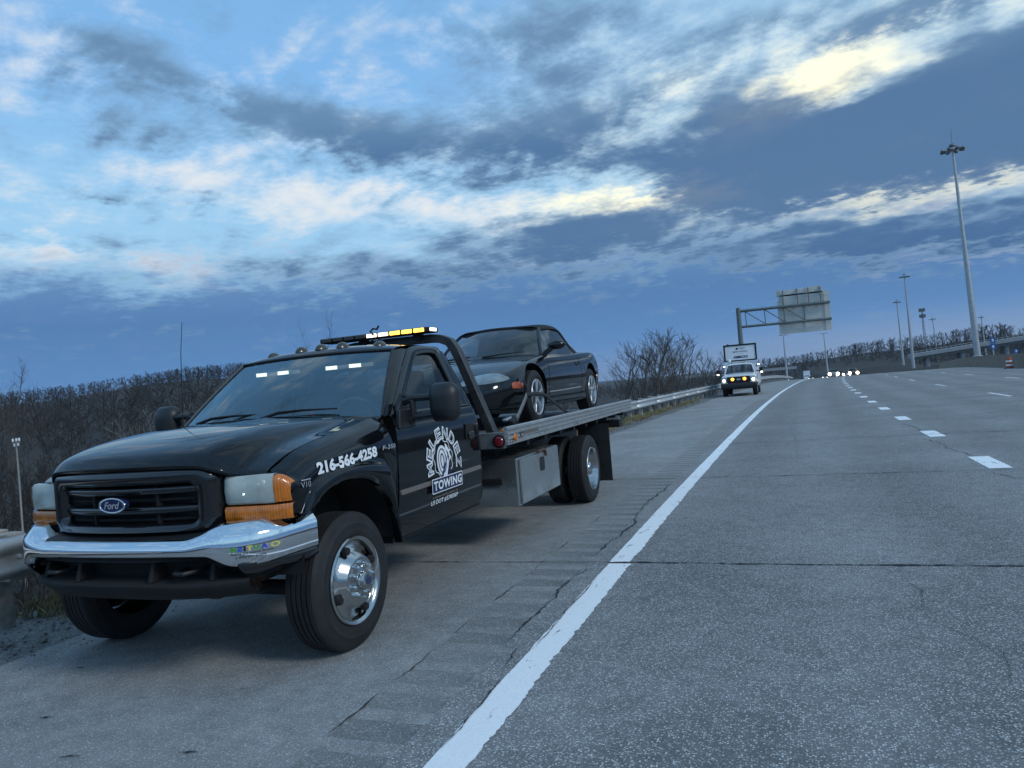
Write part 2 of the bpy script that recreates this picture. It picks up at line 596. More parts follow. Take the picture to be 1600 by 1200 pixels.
mat('led_dim', (0.35, 0.36, 0.34), 0.35, emit=(1.0, 0.95, 0.8), es=0.05)
mat('amber_lit', (0.9, 0.5, 0.1), 0.4, emit=(1.0, 0.33, 0.03), es=3.0)
mat('head_lit', (0.9, 0.9, 0.85), 0.4, emit=(1.0, 0.90, 0.66), es=14)
mat('head_lit_warm', (0.9, 0.8, 0.6), 0.4, emit=(1.0, 0.72, 0.36), es=12)
mat('head_lit_small', (0.9, 0.9, 0.85), 0.4, emit=(1.0, 0.90, 0.70), es=5)
mat('white_paint', (0.70, 0.72, 0.74), 0.3, 0, 0.6, var=0.05)
mat('soft_top', (0.012, 0.012, 0.013), 0.85, bump=0.2, bscale=200)
mat('webbing', (0.16, 0.165, 0.17), 0.8, var=0.4, vscale=30)
mat('webbing_dark', (0.02, 0.02, 0.022), 0.8)
mat('rust', (0.10, 0.06, 0.045), 0.8, var=0.5, vscale=20, bump=0.3)
mat('concrete', (0.21, 0.165, 0.12), 0.9, var=0.2, vscale=1.2, bump=0.2, bscale=30)
mat('bridge_concrete', (0.32, 0.33, 0.34), 0.9, var=0.15, vscale=0.5)
mat('sign_back', (0.62, 0.59, 0.52), 0.5, 0.1, var=0.1, vscale=1)
mat('gantry_steel', (0.15, 0.18, 0.175), 0.55, 0.35, var=0.2, vscale=2)
mat('sign_blue', (0.02, 0.12, 0.36), 0.5)
mat('barrel_orange', (0.42, 0.075, 0.035), 0.45)
mat('weathered_wood', (0.30, 0.28, 0.25), 0.9, var=0.35, vscale=9, bump=0.4, bscale=25)
mat('orange_paint', (0.5, 0.2, 0.04), 0.5)
mat('bark', (0.085, 0.072, 0.062), 0.95, var=0.35, vscale=4)
mat('bark_far', (0.032, 0.027, 0.025), 0.95, var=0.35, vscale=0.2)
mat('bark_pale', (0.20, 0.185, 0.165), 0.95, var=0.3, vscale=4)
mat('pale_pole', (0.27, 0.265, 0.25), 0.8, var=0.25, vscale=3)
mat('dry_grass', (0.23, 0.195, 0.10), 0.95, var=0.4, vscale=3)
mat('stone', (0.16, 0.155, 0.15), 0.9, var=0.4, vscale=9)
mat('crack_black', (0.028, 0.029, 0.031), 0.95)
mat('road_white', (0.72, 0.73, 0.73), 0.7, var=0.10, vscale=20, bump=0.25, bscale=160)
glass('glass_windshield', (0.55, 0.64, 0.66), 0.15, 0.012, gc=(0.72, 0.92, 1.0))
glass('lens_clear', (0.80, 0.86, 0.83), 0.05, 0.58, dc=(0.66, 0.70, 0.64))
glass('glass_side', (0.42, 0.46, 0.45), 0.0, 0.0)
glass('glass_car', (0.42, 0.47, 0.47), 0.05, 0.05)
glass('glass_plain', (0.20, 0.22, 0.22), 0.02, 0.0)
for _n in ('black_paint',):
    _t = MATS[_n].node_tree
    _q = NG(_t)
    _tc = _q.node('ShaderNodeTexCoord')
    _t.links.new(_q.ramp(_q.noise(_tc.outputs['Object'], 2.2, 7, 0.7), [(0.35, 0.015), (0.75, 0.11)]), _t.nodes['Principled BSDF'].inputs['Coat Roughness'])
ribbed('lens_hazy', 9, 0.10)
ribbed('lens_amber', 22, 0.35)
M = MATS

# ------------------------------------------------------------------ the lie of the road
def cxo(y):                       # sideways drift of the carriageway
    if y <= 0: return 0.0
    if y <= 90: return 4.1e-4 * y * y
    t = min(y - 90, 110.0)
    v = 3.32 + 0.0738 * t - 0.5 * (0.0738 + 0.05) / 110 * t * t
    return v - 0.05 * max(0.0, y - 200)


def gz(y):                        # long profile: nearly level, then over a crest
    if y <= 5: return 0.0
    if y <= 70: return -0.0045 * (y - 5)
    t = min(y - 70, 40.0)
    v = -0.2925 - 0.0045 * t - 0.5 * 0.0215 / 40 * t * t
    if y > 110: v -= 0.026 * (min(y, 420) - 110)
    return v


def sstep(a, b, x):
    t = max(0.0, min(1.0, (x - a) / (b - a)))
    return t * t * (3 - 2 * t)


def hash_n(x, y):                 # smooth value noise
    def h(i, j):
        n = math.sin(i * 127.1 + j * 311.7) * 43758.5453
        return n - math.floor(n)
    i, j = math.floor(x), math.floor(y)
    u, v = x - i, y - j
    u, v = u * u * (3 - 2 * u), v * v * (3 - 2 * v)
    return (h(i, j) * (1 - u) + h(i + 1, j) * u) * (1 - v) + (h(i, j + 1) * (1 - u) + h(i + 1, j + 1) * u) * v


def terrain(x, y):
    z = terrain0(x, y)
    if y > 380:
        az = math.degrees(math.atan2(x, y))
        z += (6.5 * sstep(-7, 5, az) + 2.5 * sstep(8, 13, az) + 2.0) * sstep(390, 610, y) * sstep(-16, -6, az)
    return z


def terrain0(x, y):
    yc = max(min(y, 500), -60)
    road = gz(yc)
    c_ = cxo(yc)
    dl = (-1.85 + c_) - x
    dr = x - (19.3 + c_ * 1.15)
    az = math.degrees(math.atan2(x, y + 1e-6))
    r = math.hypot(x, y)
    if dl > 0:
        z = road - 0.03 - 0.28 * sstep(0, 1.2, dl) - 5.5 * sstep(0.8, 17, dl)
        hill = 1.5 * (0.92 + 0.42 * sstep(-57, -43, az)) * sstep(110, 420, r) * sstep(-12, -40, az) * (1 if az > -95 else sstep(-150, -95, az))
        z += 14.5 * hill + (hash_n(x * 0.02, y * 0.02) - 0.5) * 5 * sstep(60, 160, r)
        if y > 150: z += sstep(150, 420, y) * sstep(-60, -10, az) * 4
        return z
    if dr > 0:
        zr = 0.45 if y < 95 else 0.45 - 0.0265 * (min(y, 420) - 95)
        if y < 30: zr = 0.0
        zr = zr + 0.02 * max(0, dr - 6)
        bank = 4.0 * sstep(215, 260, y) * sstep(1, 9, dr) * sstep(330, 285, y) * sstep(22, 11, dr)
        far = sstep(250, 420, y) * 3.0
        return road - 0.05 + (zr - road) * sstep(0.6, 3.5, dr) + bank * 0.55 + far + (hash_n(x * 0.03, y * 0.03) - 0.5) * 1.2 * sstep(10, 40, dr)
    return road - 0.10


def ground_mat():
    m = bpy.data.materials.new('earth_and_grass')
    m.use_nodes = True
    t = m.node_tree
    b = t.nodes['Principled BSDF']
    q = NG(t)
    tcn = q.node('ShaderNodeTexCoord')
    v = tcn.outputs['Object']
    n = q.noise(v, 0.35, 8, 0.65)
    n2_ = q.noise(v, 9.0, 6, 0.7)
    c1 = q.mix(q.ramp(n, [(0.35, 0.0), (0.65, 1.0)]), (0.016, 0.013, 0.011), (0.036, 0.030, 0.021))
    c2 = q.mix(q.ramp(n2_, [(0.35, 0.0), (0.7, 1.0)]), c1, (0.022, 0.020, 0.017))
    t.links.new(c2, b.inputs['Base Color'])
    b.inputs['Roughness'].default_value = 0.95
    bn = q.node('ShaderNodeBump'); bn.inputs['Strength'].default_value = 0.6; bn.inputs['Distance'].default_value = 0.1
    t.links.new(n2_, bn.inputs['Height']); t.links.new(bn.outputs[0], b.inputs['Normal'])
    return m


def asphalt(name, lo, hi, stone, sc, amount, tint=(1, 1, 1), bump=0.5, tracks=None, each=False):
    """aged asphalt: dark binder with pale aggregate showing, wear patches"""
    m = bpy.data.materials.new(name)
    m.use_nodes = True
    t = m.node_tree
    b = t.nodes['Principled BSDF']
    q = NG(t)
    tcn = q.node('ShaderNodeTexCoord')
    v = tcn.outputs['Object']
    big = q.noise(v, 0.55, 6, 0.6)
    mid = q.noise(v, 6.0, 5, 0.65)
    fine = q.noise(v, sc * 1.3, 3, 0.7)
    vo = q.node('ShaderNodeTexVoronoi', feature='F1')
    q.put(vo, 'Vector', v); vo.inputs['Scale'].default_value = sc
    vs = q.node('ShaderNodeSeparateColor'); t.links.new(vo.outputs['Color'], vs.inputs[0])
    chip = q.m('MULTIPLY', q.m('MULTIPLY', q.m('POWER', vs.outputs[0], 1.0 / amount), 0.85), q.smooth(vo.outputs['Distance'], 0.65, 0.20))
    base = q.mix(q.ramp(mid, [(0.3, 0.0), (0.7, 1.0)]), lo, hi)
    base = q.mix(1.0, base, q.ramp(big, [(0.3, 0.74), (0.7, 1.2)]), 'MULTIPLY')
    base = q.mix(1.0, base, q.ramp(fine, [(0.3, 0.55), (0.72, 1.45)]), 'MULTIPLY')
    if each:
        oi = q.node('ShaderNodeObjectInfo')
        base = q.mix(1.0, base, q.ramp(oi.outputs['Random'], [(0.0, 0.86), (1.0, 1.06)]), 'MULTIPLY')
    if tracks:
        sx = q.node('ShaderNodeSeparateXYZ'); t.links.new(v, sx.inputs[0])
        yy = sx.outputs[1]
        cur = q.m('MULTIPLY', q.m('MULTIPLY', yy, yy), 4.1e-4)
        xx = q.m('SUBTRACT', sx.outputs[0], cur)
        ph = q.m('MULTIPLY', q.m('SUBTRACT', xx, tracks[0]), 2 * math.pi / tracks[1])
        w = q.m('MULTIPLY_ADD', q.m('COSINE', ph), 0.5, 0.5)
        w = q.m('MULTIPLY', w, q.ramp(q.noise(v, 0.8, 5, 0.6), [(0.3, 0.4), (0.7, 1.0)]))
        base = q.mix(1.0, base, q.ramp(w, [(0.0, 1.06), (1.0, tracks[2])]), 'MULTIPLY')
    colr = q.mix(chip, base, stone)
    t.links.new(colr, b.inputs['Base Color'])
    b.inputs['Roughness'].default_value = 0.82
    b.inputs['Specular IOR Level'].default_value = 0.4
    hgt = q.m('ADD', q.m('MULTIPLY', chip, 0.7), fine)
    bn = q.node('ShaderNodeBump'); bn.inputs['Strength'].default_value = bump; bn.inputs['Distance'].default_value = 0.006
    t.links.new(hgt, bn.inputs['Height']); t.links.new(bn.outputs[0], b.inputs['Normal'])
    MATS[name] = m
    return m


asphalt('asphalt_lane', (0.135, 0.139, 0.140), (0.212, 0.216, 0.216), (0.82, 0.82, 0.81), 100.0, 0.46, tracks=(2.95, 1.83, 0.74))
asphalt('asphalt_shoulder', (0.190, 0.192, 0.190), (0.290, 0.292, 0.287), (0.64, 0.64, 0.63), 112.0, 0.42, bump=0.6)
asphalt('asphalt_groove', (0.176, 0.178, 0.176), (0.262, 0.264, 0.260), (0.55, 0.54, 0.53), 115.0, 0.36, bump=0.5, each=True)  # toned darker than the shoulder to reinforce the grooves' weak relief shading
asphalt('gravel', (0.10, 0.097, 0.092), (0.19, 0.183, 0.172), (0.36, 0.355, 0.345), 42.0, 0.42, bump=1.0)


def worn_white():
    m = bpy.data.materials.new('line_paint')
    m.use_nodes = True
    t = m.node_tree
    b = t.nodes['Principled BSDF']
    q = NG(t)
    tcn = q.node('ShaderNodeTexCoord')
    v = tcn.outputs['Object']
    mp = q.node('ShaderNodeMapping'); mp.inputs['Scale'].default_value = (1.0, 0.35, 1.0)
    t.links.new(v, mp.inputs[0])
    n = q.noise(mp.outputs[0], 11.0, 8, 0.75, 0.6)
    f = q.noise(v, 90, 4, 0.7)
    c_ = q.mix(q.ramp(f, [(0.25, 0.0), (0.6, 1.0)]), (0.74, 0.76, 0.77), (0.90, 0.91, 0.91))
    c_ = q.mix(q.ramp(n, [(0.60, 0.0), (0.64, 1.0)]), c_, (0.16, 0.165, 0.17))
    t.links.new(c_, b.inputs['Base Color'])
    b.inputs['Roughness'].default_value = 0.65
    bn = q.node('ShaderNodeBump'); bn.inputs['Strength'].default_value = 0.4; bn.inputs['Distance'].default_value = 0.004
    t.links.new(f, bn.inputs['Height']); t.links.new(bn.outputs[0], b.inputs['Normal'])
    MATS['line_paint'] = m


worn_white()


# ------------------------------------------------------------------ terrain sheet
def axis_pts(stops):
    out = []
    for a, b, n in stops:
        out += [a + (b - a) * k / n for k in range(n)]
    return out + [stops[-1][1]]


_xs = axis_pts([(-2600, -600, 10), (-600, -120, 24), (-120, -26, 24), (-26, -6, 22), (-6, -1.2, 14), (-1.2, 19, 8), (19, 45, 26), (45, 160, 20), (160, 600, 16), (600, 2600, 10)])
_ys = axis_pts([(-900, -60, 10), (-60, -6, 10), (-6, 40, 40), (40, 130, 40), (130, 430, 60), (430, 1000, 12), (1000, 3200, 8)])
_V, _T = [], []
for y in _ys:
    for x in _xs:
        _V.append((x, y, terrain(x, y)))
_nx = len(_xs)
for j in range(len(_ys) - 1):
    for i in range(_nx - 1):
        a = j * _nx + i
        _T.append((a, a + 1, a + 1 + _nx, a + _nx))
gnd = bpy.data.objects.new('ground', fast_mesh('ground', _V, _T, ground_mat()))
link(gnd)
tag(gnd, kind='structure')


def ys_for(y0, y1):
    out, y = [], y0
    while y < y1 - 1e-6:
        out.append(y)
        y += 1.0 if y < 40 else 3.0 if y < 130 else 8.0
    return out + [y1]


def ribbon(xl, xr, y0, y1, dz, nx=1, wob=None):
    mb = MB()
    G = []
    for y in ys_for(y0, y1):
        row = []
        for k in range(nx + 1):
            x = xl + (xr - xl) * k / nx
            if wob: x += wob(k, y)
            row.append((x + cxo(y), y, gz(y) + dz))
        G.append(row)
    return mb.grid(G, flip=True)


XE, XR0, XR1 = -1.30, 1.50, 1.90        # asphalt edge, rumble strip
road = obj('road', ribbon(XR1, 18.2, -40, 420, 0.0, 6), M['asphalt_lane'], fix=False)
tag(road, kind='structure')
shoulder = obj('road_shoulder', ribbon(XE, XR0, -40, 420, 0.0, 2, lambda k, y: (hash_n(y * 1.7, 3) - 0.5) * 0.10 if k == 0 else 0), M['asphalt_shoulder'], fix=False)
tag(shoulder, kind='structure')
_sub = obj('road_base', ribbon(-1.7, 19.6, -40, 420, -0.03, 4), M['asphalt_groove'], fix=False)
tag(_sub, kind='structure')
verge = obj('gravel_verge', ribbon(-2.35, XE + 0.06, -40, 420, -0.006, 3, lambda k, y: (hash_n(y * 0.8, 9 + k) - 0.5) * 0.16 if k in (0,) else 0), M['gravel'], fix=False)
tag(verge, kind='structure')

# rumble strip: milled grooves, each a shallow dish, with flat asphalt between
G0, G1, GP, GL = -2.6, 34.0, 0.305, 0.19


def groove_mesh():
    mb = MB()
    rows = []
    for j in range(9):
        v = j / 8
        row = []
        for i in range(7):
            u = i / 6
            d = max(0.0, math.sin(math.pi * v)) * min(1, 6 * u, 6 * (1 - u))
            row.append(((XR1 - XR0) * u, GL * v, -0.016 * d))
        rows.append(row)
    mb.grid(rows, flip=True)
    me = bpy.data.meshes.new('rumble_groove')
    me.from_pydata(mb.v, [], mb.f)
    me.shade_smooth()
    me.materials.append(M['asphalt_groove'])
    return me


_gm = groove_mesh()
flat = MB()
y = G0
k = 0
while y < G1:
    o = bpy.data.objects.new('rumble_groove', _gm)
    o.location = (XR0 + cxo(y), y, gz(y))
    o.rotation_euler = (math.atan2(gz(y + GL) - gz(y), GL), 0, 0)
    o.scale = (1, 1, rnd.uniform(0.45, 1.25))
    link(o, shoulder)
    a, b = y + GL, y + GP
    flat.add([(XR0 + cxo(a), a, gz(a)), (XR1 + cxo(a), a, gz(a)), (XR1 + cxo(b), b, gz(b)), (XR0 + cxo(b), b, gz(b))], [(0, 1, 2, 3)])
    y += GP
    k += 1
_t = ribbon(XR0, XR1, -40, G0, 0); flat.add(_t.v, _t.f)
_t = ribbon(XR0, XR1, y, 420, 0); flat.add(_t.v, _t.f)
obj('rumble_strip_surface', flat, M['asphalt_shoulder'], shoulder, fix=False)


# painted lines: worn ragged edges
def rag(seed, amp):
    return lambda k, y: (hash_n(y * 3.0, seed + k) - 0.5) * amp * 0.5 + (hash_n(y * 17.0, seed + 5 + k) - 0.5) * amp * 0.5 + (hash_n(y * 43.0, seed + 9 + k) - 0.5) * amp * 0.45


def line_ribbon(xl, xr, y0, y1, dz, fine_to=30, seed=1.0, amp=0.022):
    mb = MB(); Gd = []
    y = y0
    w = rag(seed, amp)
    while True:
        yy = min(y, y1)
        Gd.append([(xl + w(0, yy) * 0.5 + cxo(yy), yy, gz(yy) + dz), (xr + w(1, yy) * 1.3 + cxo(yy), yy, gz(yy) + dz)])
        if y >= y1: break
        y += 0.022 if y < fine_to * 0.5 else 0.2 if y < fine_to else 2.5
    return mb.grid(Gd, flip=True)


obj('edge_line', line_ribbon(2.075, 2.255, -3.5, 2.045, 0.004), M['line_paint'], road, fix=False)
obj('edge_line', line_ribbon(2.07, 2.25, 2.09, 300, 0.004, seed=4), M['line_paint'], road, fix=False)
# dotted lane line: short wide marks
yd = 2.45
while yd < 110:
    o = line_ribbon(5.80, 6.06, yd, yd + 1.28, 0.004, seed=yd, amp=0.02)
    obj('lane_dash', o, M['line_paint'], road, fix=False)
    yd += 4.45
for lx, ys0, ln, st in ((9.72, 23.3, 3.1, 12.3), (13.4, 14.4, 3.1, 12.3)):
    yd = ys0 - 12.3
    while yd < 190:
        if yd > 0:
            obj('lane_dash', line_ribbon(lx - 0.065, lx + 0.065, yd, yd + ln, 0.004, seed=yd), M['road_white'], road, fix=False)
        yd += st
obj('edge_line', line_ribbon(17.1, 17.25, 10, 300, 0.004, seed=8), M['road_white'], road, fix=False)


# cracks: ragged thin ribbons lying on the surface
def crack(P, w, seed, step=0.03, amp=0.02, parent=None, dz=0.006, name='crack'):
    rr = random.Random(seed)
    Pd = crom([(p[0], p[1], 0) for p in P], max(2, int((Vector((*P[0], 0)) - Vector((*P[-1], 0))).length / step / max(1, len(P) - 1))))
    L, Rr = [], []
    ox = 0
    for i, p in enumerate(Pd):
        t = (Pd[min(i + 1, len(Pd) - 1)] - Pd[max(i - 1, 0)]).normalized()
        nrm = Vector((-t.y, t.x, 0))
        ox = ox * 0.82 + rr.uniform(-amp, amp)
        ww = w * rr.uniform(0.35, 1.5) * (0.4 + 1.2 * hash_n(i * 0.13, seed)) * min(1, (i + 0.4) / 6, (len(Pd) - i) / 6)
        for s_, A in ((1, L), (-1, Rr)):
            q = p + nrm * (ox + s_ * ww / 2)
            A.append((q.x, q.y, gz(q.y) + dz))
    mb = MB().grid([L, Rr])
    obj(name, mb, M['crack_black'], parent or road, fix=False)


def cj(x, y):
    return (x + cxo(y), y)


crack([cj(2.0, 2.09), cj(3.2, 2.06), cj(4.4, 2.05), cj(6, 2.07), cj(8, 2.1)], 0.022, 3, amp=0.006)
crack([cj(-1.2, 2.03), cj(0.3, 2.06), cj(1.4, 2.08), cj(2.02, 2.10)], 0.011, 4, amp=0.004, parent=shoulder)
crack([cj(2.1, 6.98), cj(3.5, 6.85), cj(5, 6.80), cj(7, 6.68), cj(10, 6.6)], 0.02, 5, amp=0.006)
crack([cj(-1, 7.3), cj(0.5, 7.1), cj(2.1, 6.98)], 0.012, 6, amp=0.006, parent=shoulder)
crack([cj(2.2, 11.9), cj(5, 11.9), cj(9.5, 11.7)], 0.022, 7, amp=0.008)
crack([cj(2.2, 16.8), cj(5, 16.7), cj(9.5, 16.7)], 0.024, 8, amp=0.01)
for i, yy in enumerate((21.7, 26.6, 31.4, 36.3)):
    crack([cj(2.2, yy), cj(6, yy), cj(13, yy - 0.1)], 0.025, 20 + i, step=0.08, amp=0.01)
crack([cj(1.885, 0.25), cj(1.885, 0.62), cj(1.90, 1.08), cj(1.88, 1.35), cj(1.93, 1.9)], 0.014, 9, amp=0.012, parent=shoulder)
crack([cj(2.03, -0.2), cj(2.0, 0.14)], 0.010, 10, amp=0.01)
crack([cj(2.09, -1.1), cj(2.08, -0.7), cj(2.07, -0.35)], 0.007, 11, amp=0.004, dz=0.009)
crack([cj(2.09, 0.1), cj(2.085, 0.8), cj(2.08, 1.6)], 0.006, 12, amp=0.004, dz=0.009)
crack([cj(1.88, 2.4), cj(1.93, 3.5), cj(1.86, 4.6), cj(1.92, 6.5)], 0.013, 13, amp=0.014, parent=shoulder)
for _i, _y in enumerate((-1.9, -1.1, -0.45, 0.25, 0.9, 1.6, 2.5, 3.6)):
    crack([cj(1.495, _y), cj(1.50, _y + 0.22), cj(1.49, _y + 0.45 + 0.1 * (_i % 3))], 0.007, 140 + _i, amp=0.006, parent=shoulder)
crack([cj(4.05, 2.02), cj(4.25, 1.4), cj(4.2, 0.9), cj(4.45, 0.35), cj(4.4, -0.1)], 0.0028, 15, amp=0.012)
crack([cj(5.75, 6.6), cj(5.95, 5.9), cj(6.3, 5.4), cj(6.6, 5.1)], 0.011, 16, amp=0.02)
crack([cj(5.6, 11.2), cj(5.8, 10.3), cj(5.75, 9.4), cj(5.9, 8.3)], 0.012, 17, amp=0.02)
crack([cj(5.7, 14.8), cj(5.85, 13.9), cj(5.8, 12.6)], 0.016, 18, amp=0.02)
crack([cj(3.35, 24), cj(3.5, 20), cj(3.4, 15), cj(3.5, 12), cj(3.55, 8)], 0.004, 19, step=0.06, amp=0.02)
for i, (x, y0) in enumerate(((-0.2, -1.2), (0.35, -1.5), (0.15, -0.9), (0.9, -1.35), (-0.7, -0.6), (0.65, -0.7))):
    crack([(x, y0), (x + 0.04, y0 + 0.02), (x + 0.09, y0 + 0.03)], 0.012, 40 + i, step=0.008, amp=0.003, parent=shoulder, name='pit')

# ------------------------------------------------------------------ guardrail along the left
gr = thing('guardrail', 'grey steel guardrail on wooden posts running along the left shoulder', 'guardrail', (-2.0, 0, 0))
WB = [(0.00, 0.155), (0.045, 0.140), (0.075, 0.105), (0.075, 0.075), (0.012, 0.030), (0.0, 0.0), (0.012, -0.030), (0.075, -0.075), (0.075, -0.105), (0.045, -0.140), (0.0, -0.155)]
GX = -1.99


def rail_x(y):
    return GX + cxo(max(y, 0))


y = -3.55
i = 0
while y < 150:
    y2 = y + 3.81
    n = 3
    Gd = []
    for k in range(n + 1):
        yy = y + (y2 - y) * k / n
        Gd.append([(rail_x(yy) + a + (0.003 if i % 2 else 0), yy - (0.12 if k == 0 and i % 2 else 0), gz(yy) + 0.545 + b) for a, b in WB])
    obj('rail_beam', MB().grid(Gd), M['galvanised'], gr, solid=0.004, fix=False, sharp=60)
    y = y2
    i += 1


def post(yy):
    x = rail_x(yy)
    z0 = gz(yy)
    m = MB().box((x - 0.235, yy, z0 + 0.02), (0.135, 0.135, 1.44))
    o = obj('post', m, M['weathered_wood'], gr, bevel=0.012)
    m = MB().box((x - 0.075, yy, z0 + 0.54), (0.15, 0.15, 0.36))
    obj('spacer_block', m, M['weathered_wood'], gr, bevel=0.012)
    m = MB().lathe([(0.0, 0.028), (0.016, 0.026), (0.018, 0.01), (0.018, 0.0)], (x, yy, z0 + 0.545), 'x', 8)
    obj('bolt', m, M['galvanised'], gr)


yy = 0.03 - 1.905 * 2
while yy < 120:
    post(yy)
    yy += 1.905

# ------------------------------------------------------------------ bare trees
def grow(rr, H, r0, limbs=9, twigs=5, sub=3, spread=0.55, first=0.28, lean=0.0, stems=1, minr=0.004):
    """list of (p, q, rp, rq, level)"""
    S = []

    def walk(p, d, L, r, n, wig, lvl, rend, upb=0.0):
        pts = [p]
        rs = [r]
        for k in range(n):
            d = (d + Vector((rr.gauss(0, wig), rr.gauss(0, wig), rr.gauss(0, wig) + upb))).normalized()
            q = p + d * (L / n)
            r2 = r + (rend - r) * (k + 1) / n
            S.append((p, q, rs[-1], r2, lvl))
            p = q
            pts.append(p); rs.append(r2)
        return pts, rs, d

    for st in range(stems):
        a0 = rr.uniform(0, 6.28)
        d0 = Vector((lean + (0.28 * math.cos(a0) if stems > 1 else rr.gauss(0, 0.04)), 0.28 * math.sin(a0) if stems > 1 else rr.gauss(0, 0.04), 1)).normalized()
        h = H * (rr.uniform(0.75, 1.0) if stems > 1 else 1)
        pts, rs, _ = walk(Vector((0, 0, -0.3)), d0, h + 0.3, r0 / math.sqrt(stems), 7, 0.07, 0, minr * 1.5, 0.02)
        for i in range(limbs):
            t = first + (0.97 - first) * (i + rr.random() * 0.8) / limbs
            k = t * 7
            k0 = min(int(k), 6)
            p = pts[k0].lerp(pts[k0 + 1], k - k0)
            rp = rs[k0] + (rs[k0 + 1] - rs[k0]) * (k - k0)
            a = i * 2.4 + rr.uniform(-0.5, 0.5)
            up = rr.uniform(0.45, 1.0) * (0.6 + 0.6 * t)
            d = Vector((math.cos(a) * spread * 1.5, math.sin(a) * spread * 1.5, up)).normalized()
            L = h * (0.42 * (1.08 - t) + 0.13) * rr.uniform(0.75, 1.2)
            lp, lr, _ = walk(p, d, L, max(rp * 0.6, minr * 1.8), 4, 0.12, 1, minr * 1.1, 0.07)
            for j in range(twigs):
                u = 0.2 + 0.8 * (j + rr.random()) / twigs
                kk = min(u * 4, 3.999)
                q0 = int(kk)
                q = lp[q0].lerp(lp[q0 + 1], kk - q0)
                dd = (lp[q0 + 1] - lp[q0]).normalized()
                dd = (dd + Vector((rr.gauss(0, 0.6), rr.gauss(0, 0.6), rr.gauss(0.25, 0.35)))).normalized()
                tp, tr, _ = walk(q, dd, L * rr.uniform(0.3, 0.55), max(lr[q0] * 0.55, minr * 1.2), 2, 0.14, 2, minr, 0.05)
                for s_ in range(sub):
                    w = tp[rr.choice((0, 1, 1, 2))]
                    d2 = (dd + Vector((rr.gauss(0, 0.7), rr.gauss(0, 0.7), rr.gauss(0.3, 0.4)))).normalized()
                    walk(w, d2, L * rr.uniform(0.14, 0.30), minr * 1.05, 1, 0.1, 3, minr * 0.5)
    return S


def seg_mesh(S, sides=3):
    V, T = [], []
    for p, q, a, b, l in S:
        d = (q - p)
        if d.length < 1e-6: continue
        d.normalize()
        x = d.cross(Vector((0.3, 0.2, 1)) if abs(d.z) < 0.9 else Vector((1, 0, 0.1))).normalized()
        y_ = d.cross(x)
        n = sides + (2 if l == 0 else 0)
        o = len(V)
        for c_, r in ((p, a), (q, b)):
            for k in range(n):
                t = 2 * math.pi * k / n
                V.append(tuple(c_ + (x * math.cos(t) + y_ * math.sin(t)) * r))
        for k in range(n):
            T.append((o + k, o + (k + 1) % n, o + n + (k + 1) % n))
            T.append((o + k, o + n + (k + 1) % n, o + n + k))
    return np.array(V, np.float32), np.array(T, np.int32)


def scatter(name, protos, places, material):
    """join many placed trees into one mesh: places = (x, y, z, scale, rot, proto)"""
    Vs, Ts, o = [], [], 0
    for x, y, z, sc, ro, k, tilt in places:
        V, T = protos[k]
        c_, s_ = math.cos(ro), math.sin(ro)
        W = np.empty_like(V)
        W[:, 0] = (V[:, 0] * c_ - V[:, 1] * s_) * sc + x + tilt * V[:, 2]
        W[:, 1] = (V[:, 0] * s_ + V[:, 1] * c_) * sc + y
        W[:, 2] = V[:, 2] * sc + z
        Vs.append(W); Ts.append(T + o)
        o += len(V)
    me = fast_mesh(name, np.concatenate(Vs), np.concatenate(Ts), material, smooth=False)
    ob = bpy.data.objects.new(name, me)
    link(ob)
    return ob


tr = random.Random(21)
P_far = [seg_mesh(grow(tr, 1.0, 0.013, limbs=7, twigs=3, sub=2, spread=0.85, minr=0.0060)) for _ in range(7)]
P_low = [seg_mesh(grow(tr, 1.0, 0.016, limbs=7, twigs=3, sub=2, spread=0.80, minr=0.0062, first=0.18)) for _ in range(6)]
P_mid = [seg_mesh(grow(tr, 1.0, 0.012, limbs=9, twigs=4, sub=2, spread=0.45, minr=0.0022, first=0.2)) for _ in range(5)]
P_under = [seg_mesh(grow(tr, 1.0, 0.016, limbs=4, twigs=2, sub=0, spread=0.8, minr=0.008, first=0.05, stems=2)) for _ in range(5)]
P_brush = [seg_mesh(grow(tr, 1.0, 0.014, limbs=5, twigs=2, sub=1, spread=0.45, minr=0.004, first=0.1, stems=3)) for _ in range(5)]

# the wooded hill on the left
SKY = [(-70, 2.0), (-58, 2.2), (-55, 2.35), (-51.5, 2.55), (-47.5, 2.95), (-44, 3.3), (-40, 3.4), (-35, 3.1), (-30, 2.4), (-22, 1.0), (-14, 0.25), (-5, 0.45), (0.2, 0.5), (3, 0.85), (5.5, 1.1), (8.8, 1.15), (11, 1.35), (12.6, 1.55), (14, 0.95), (17, 1.2), (30, 1.0)]


def cap(x, y, z):
    """tallest tree that keeps under the skyline seen in the photograph, from the height of the ground"""
    az = math.degrees(math.atan2(x - 3.6, y + 3.9))
    for (a, e), (b, f) in zip(SKY, SKY[1:]):
        if a <= az <= b:
            return math.hypot(x - 3.6, y + 3.9) * math.tan(R(e + (f - e) * (az - a) / (b - a))) + 1.5 - z
    return 5.0


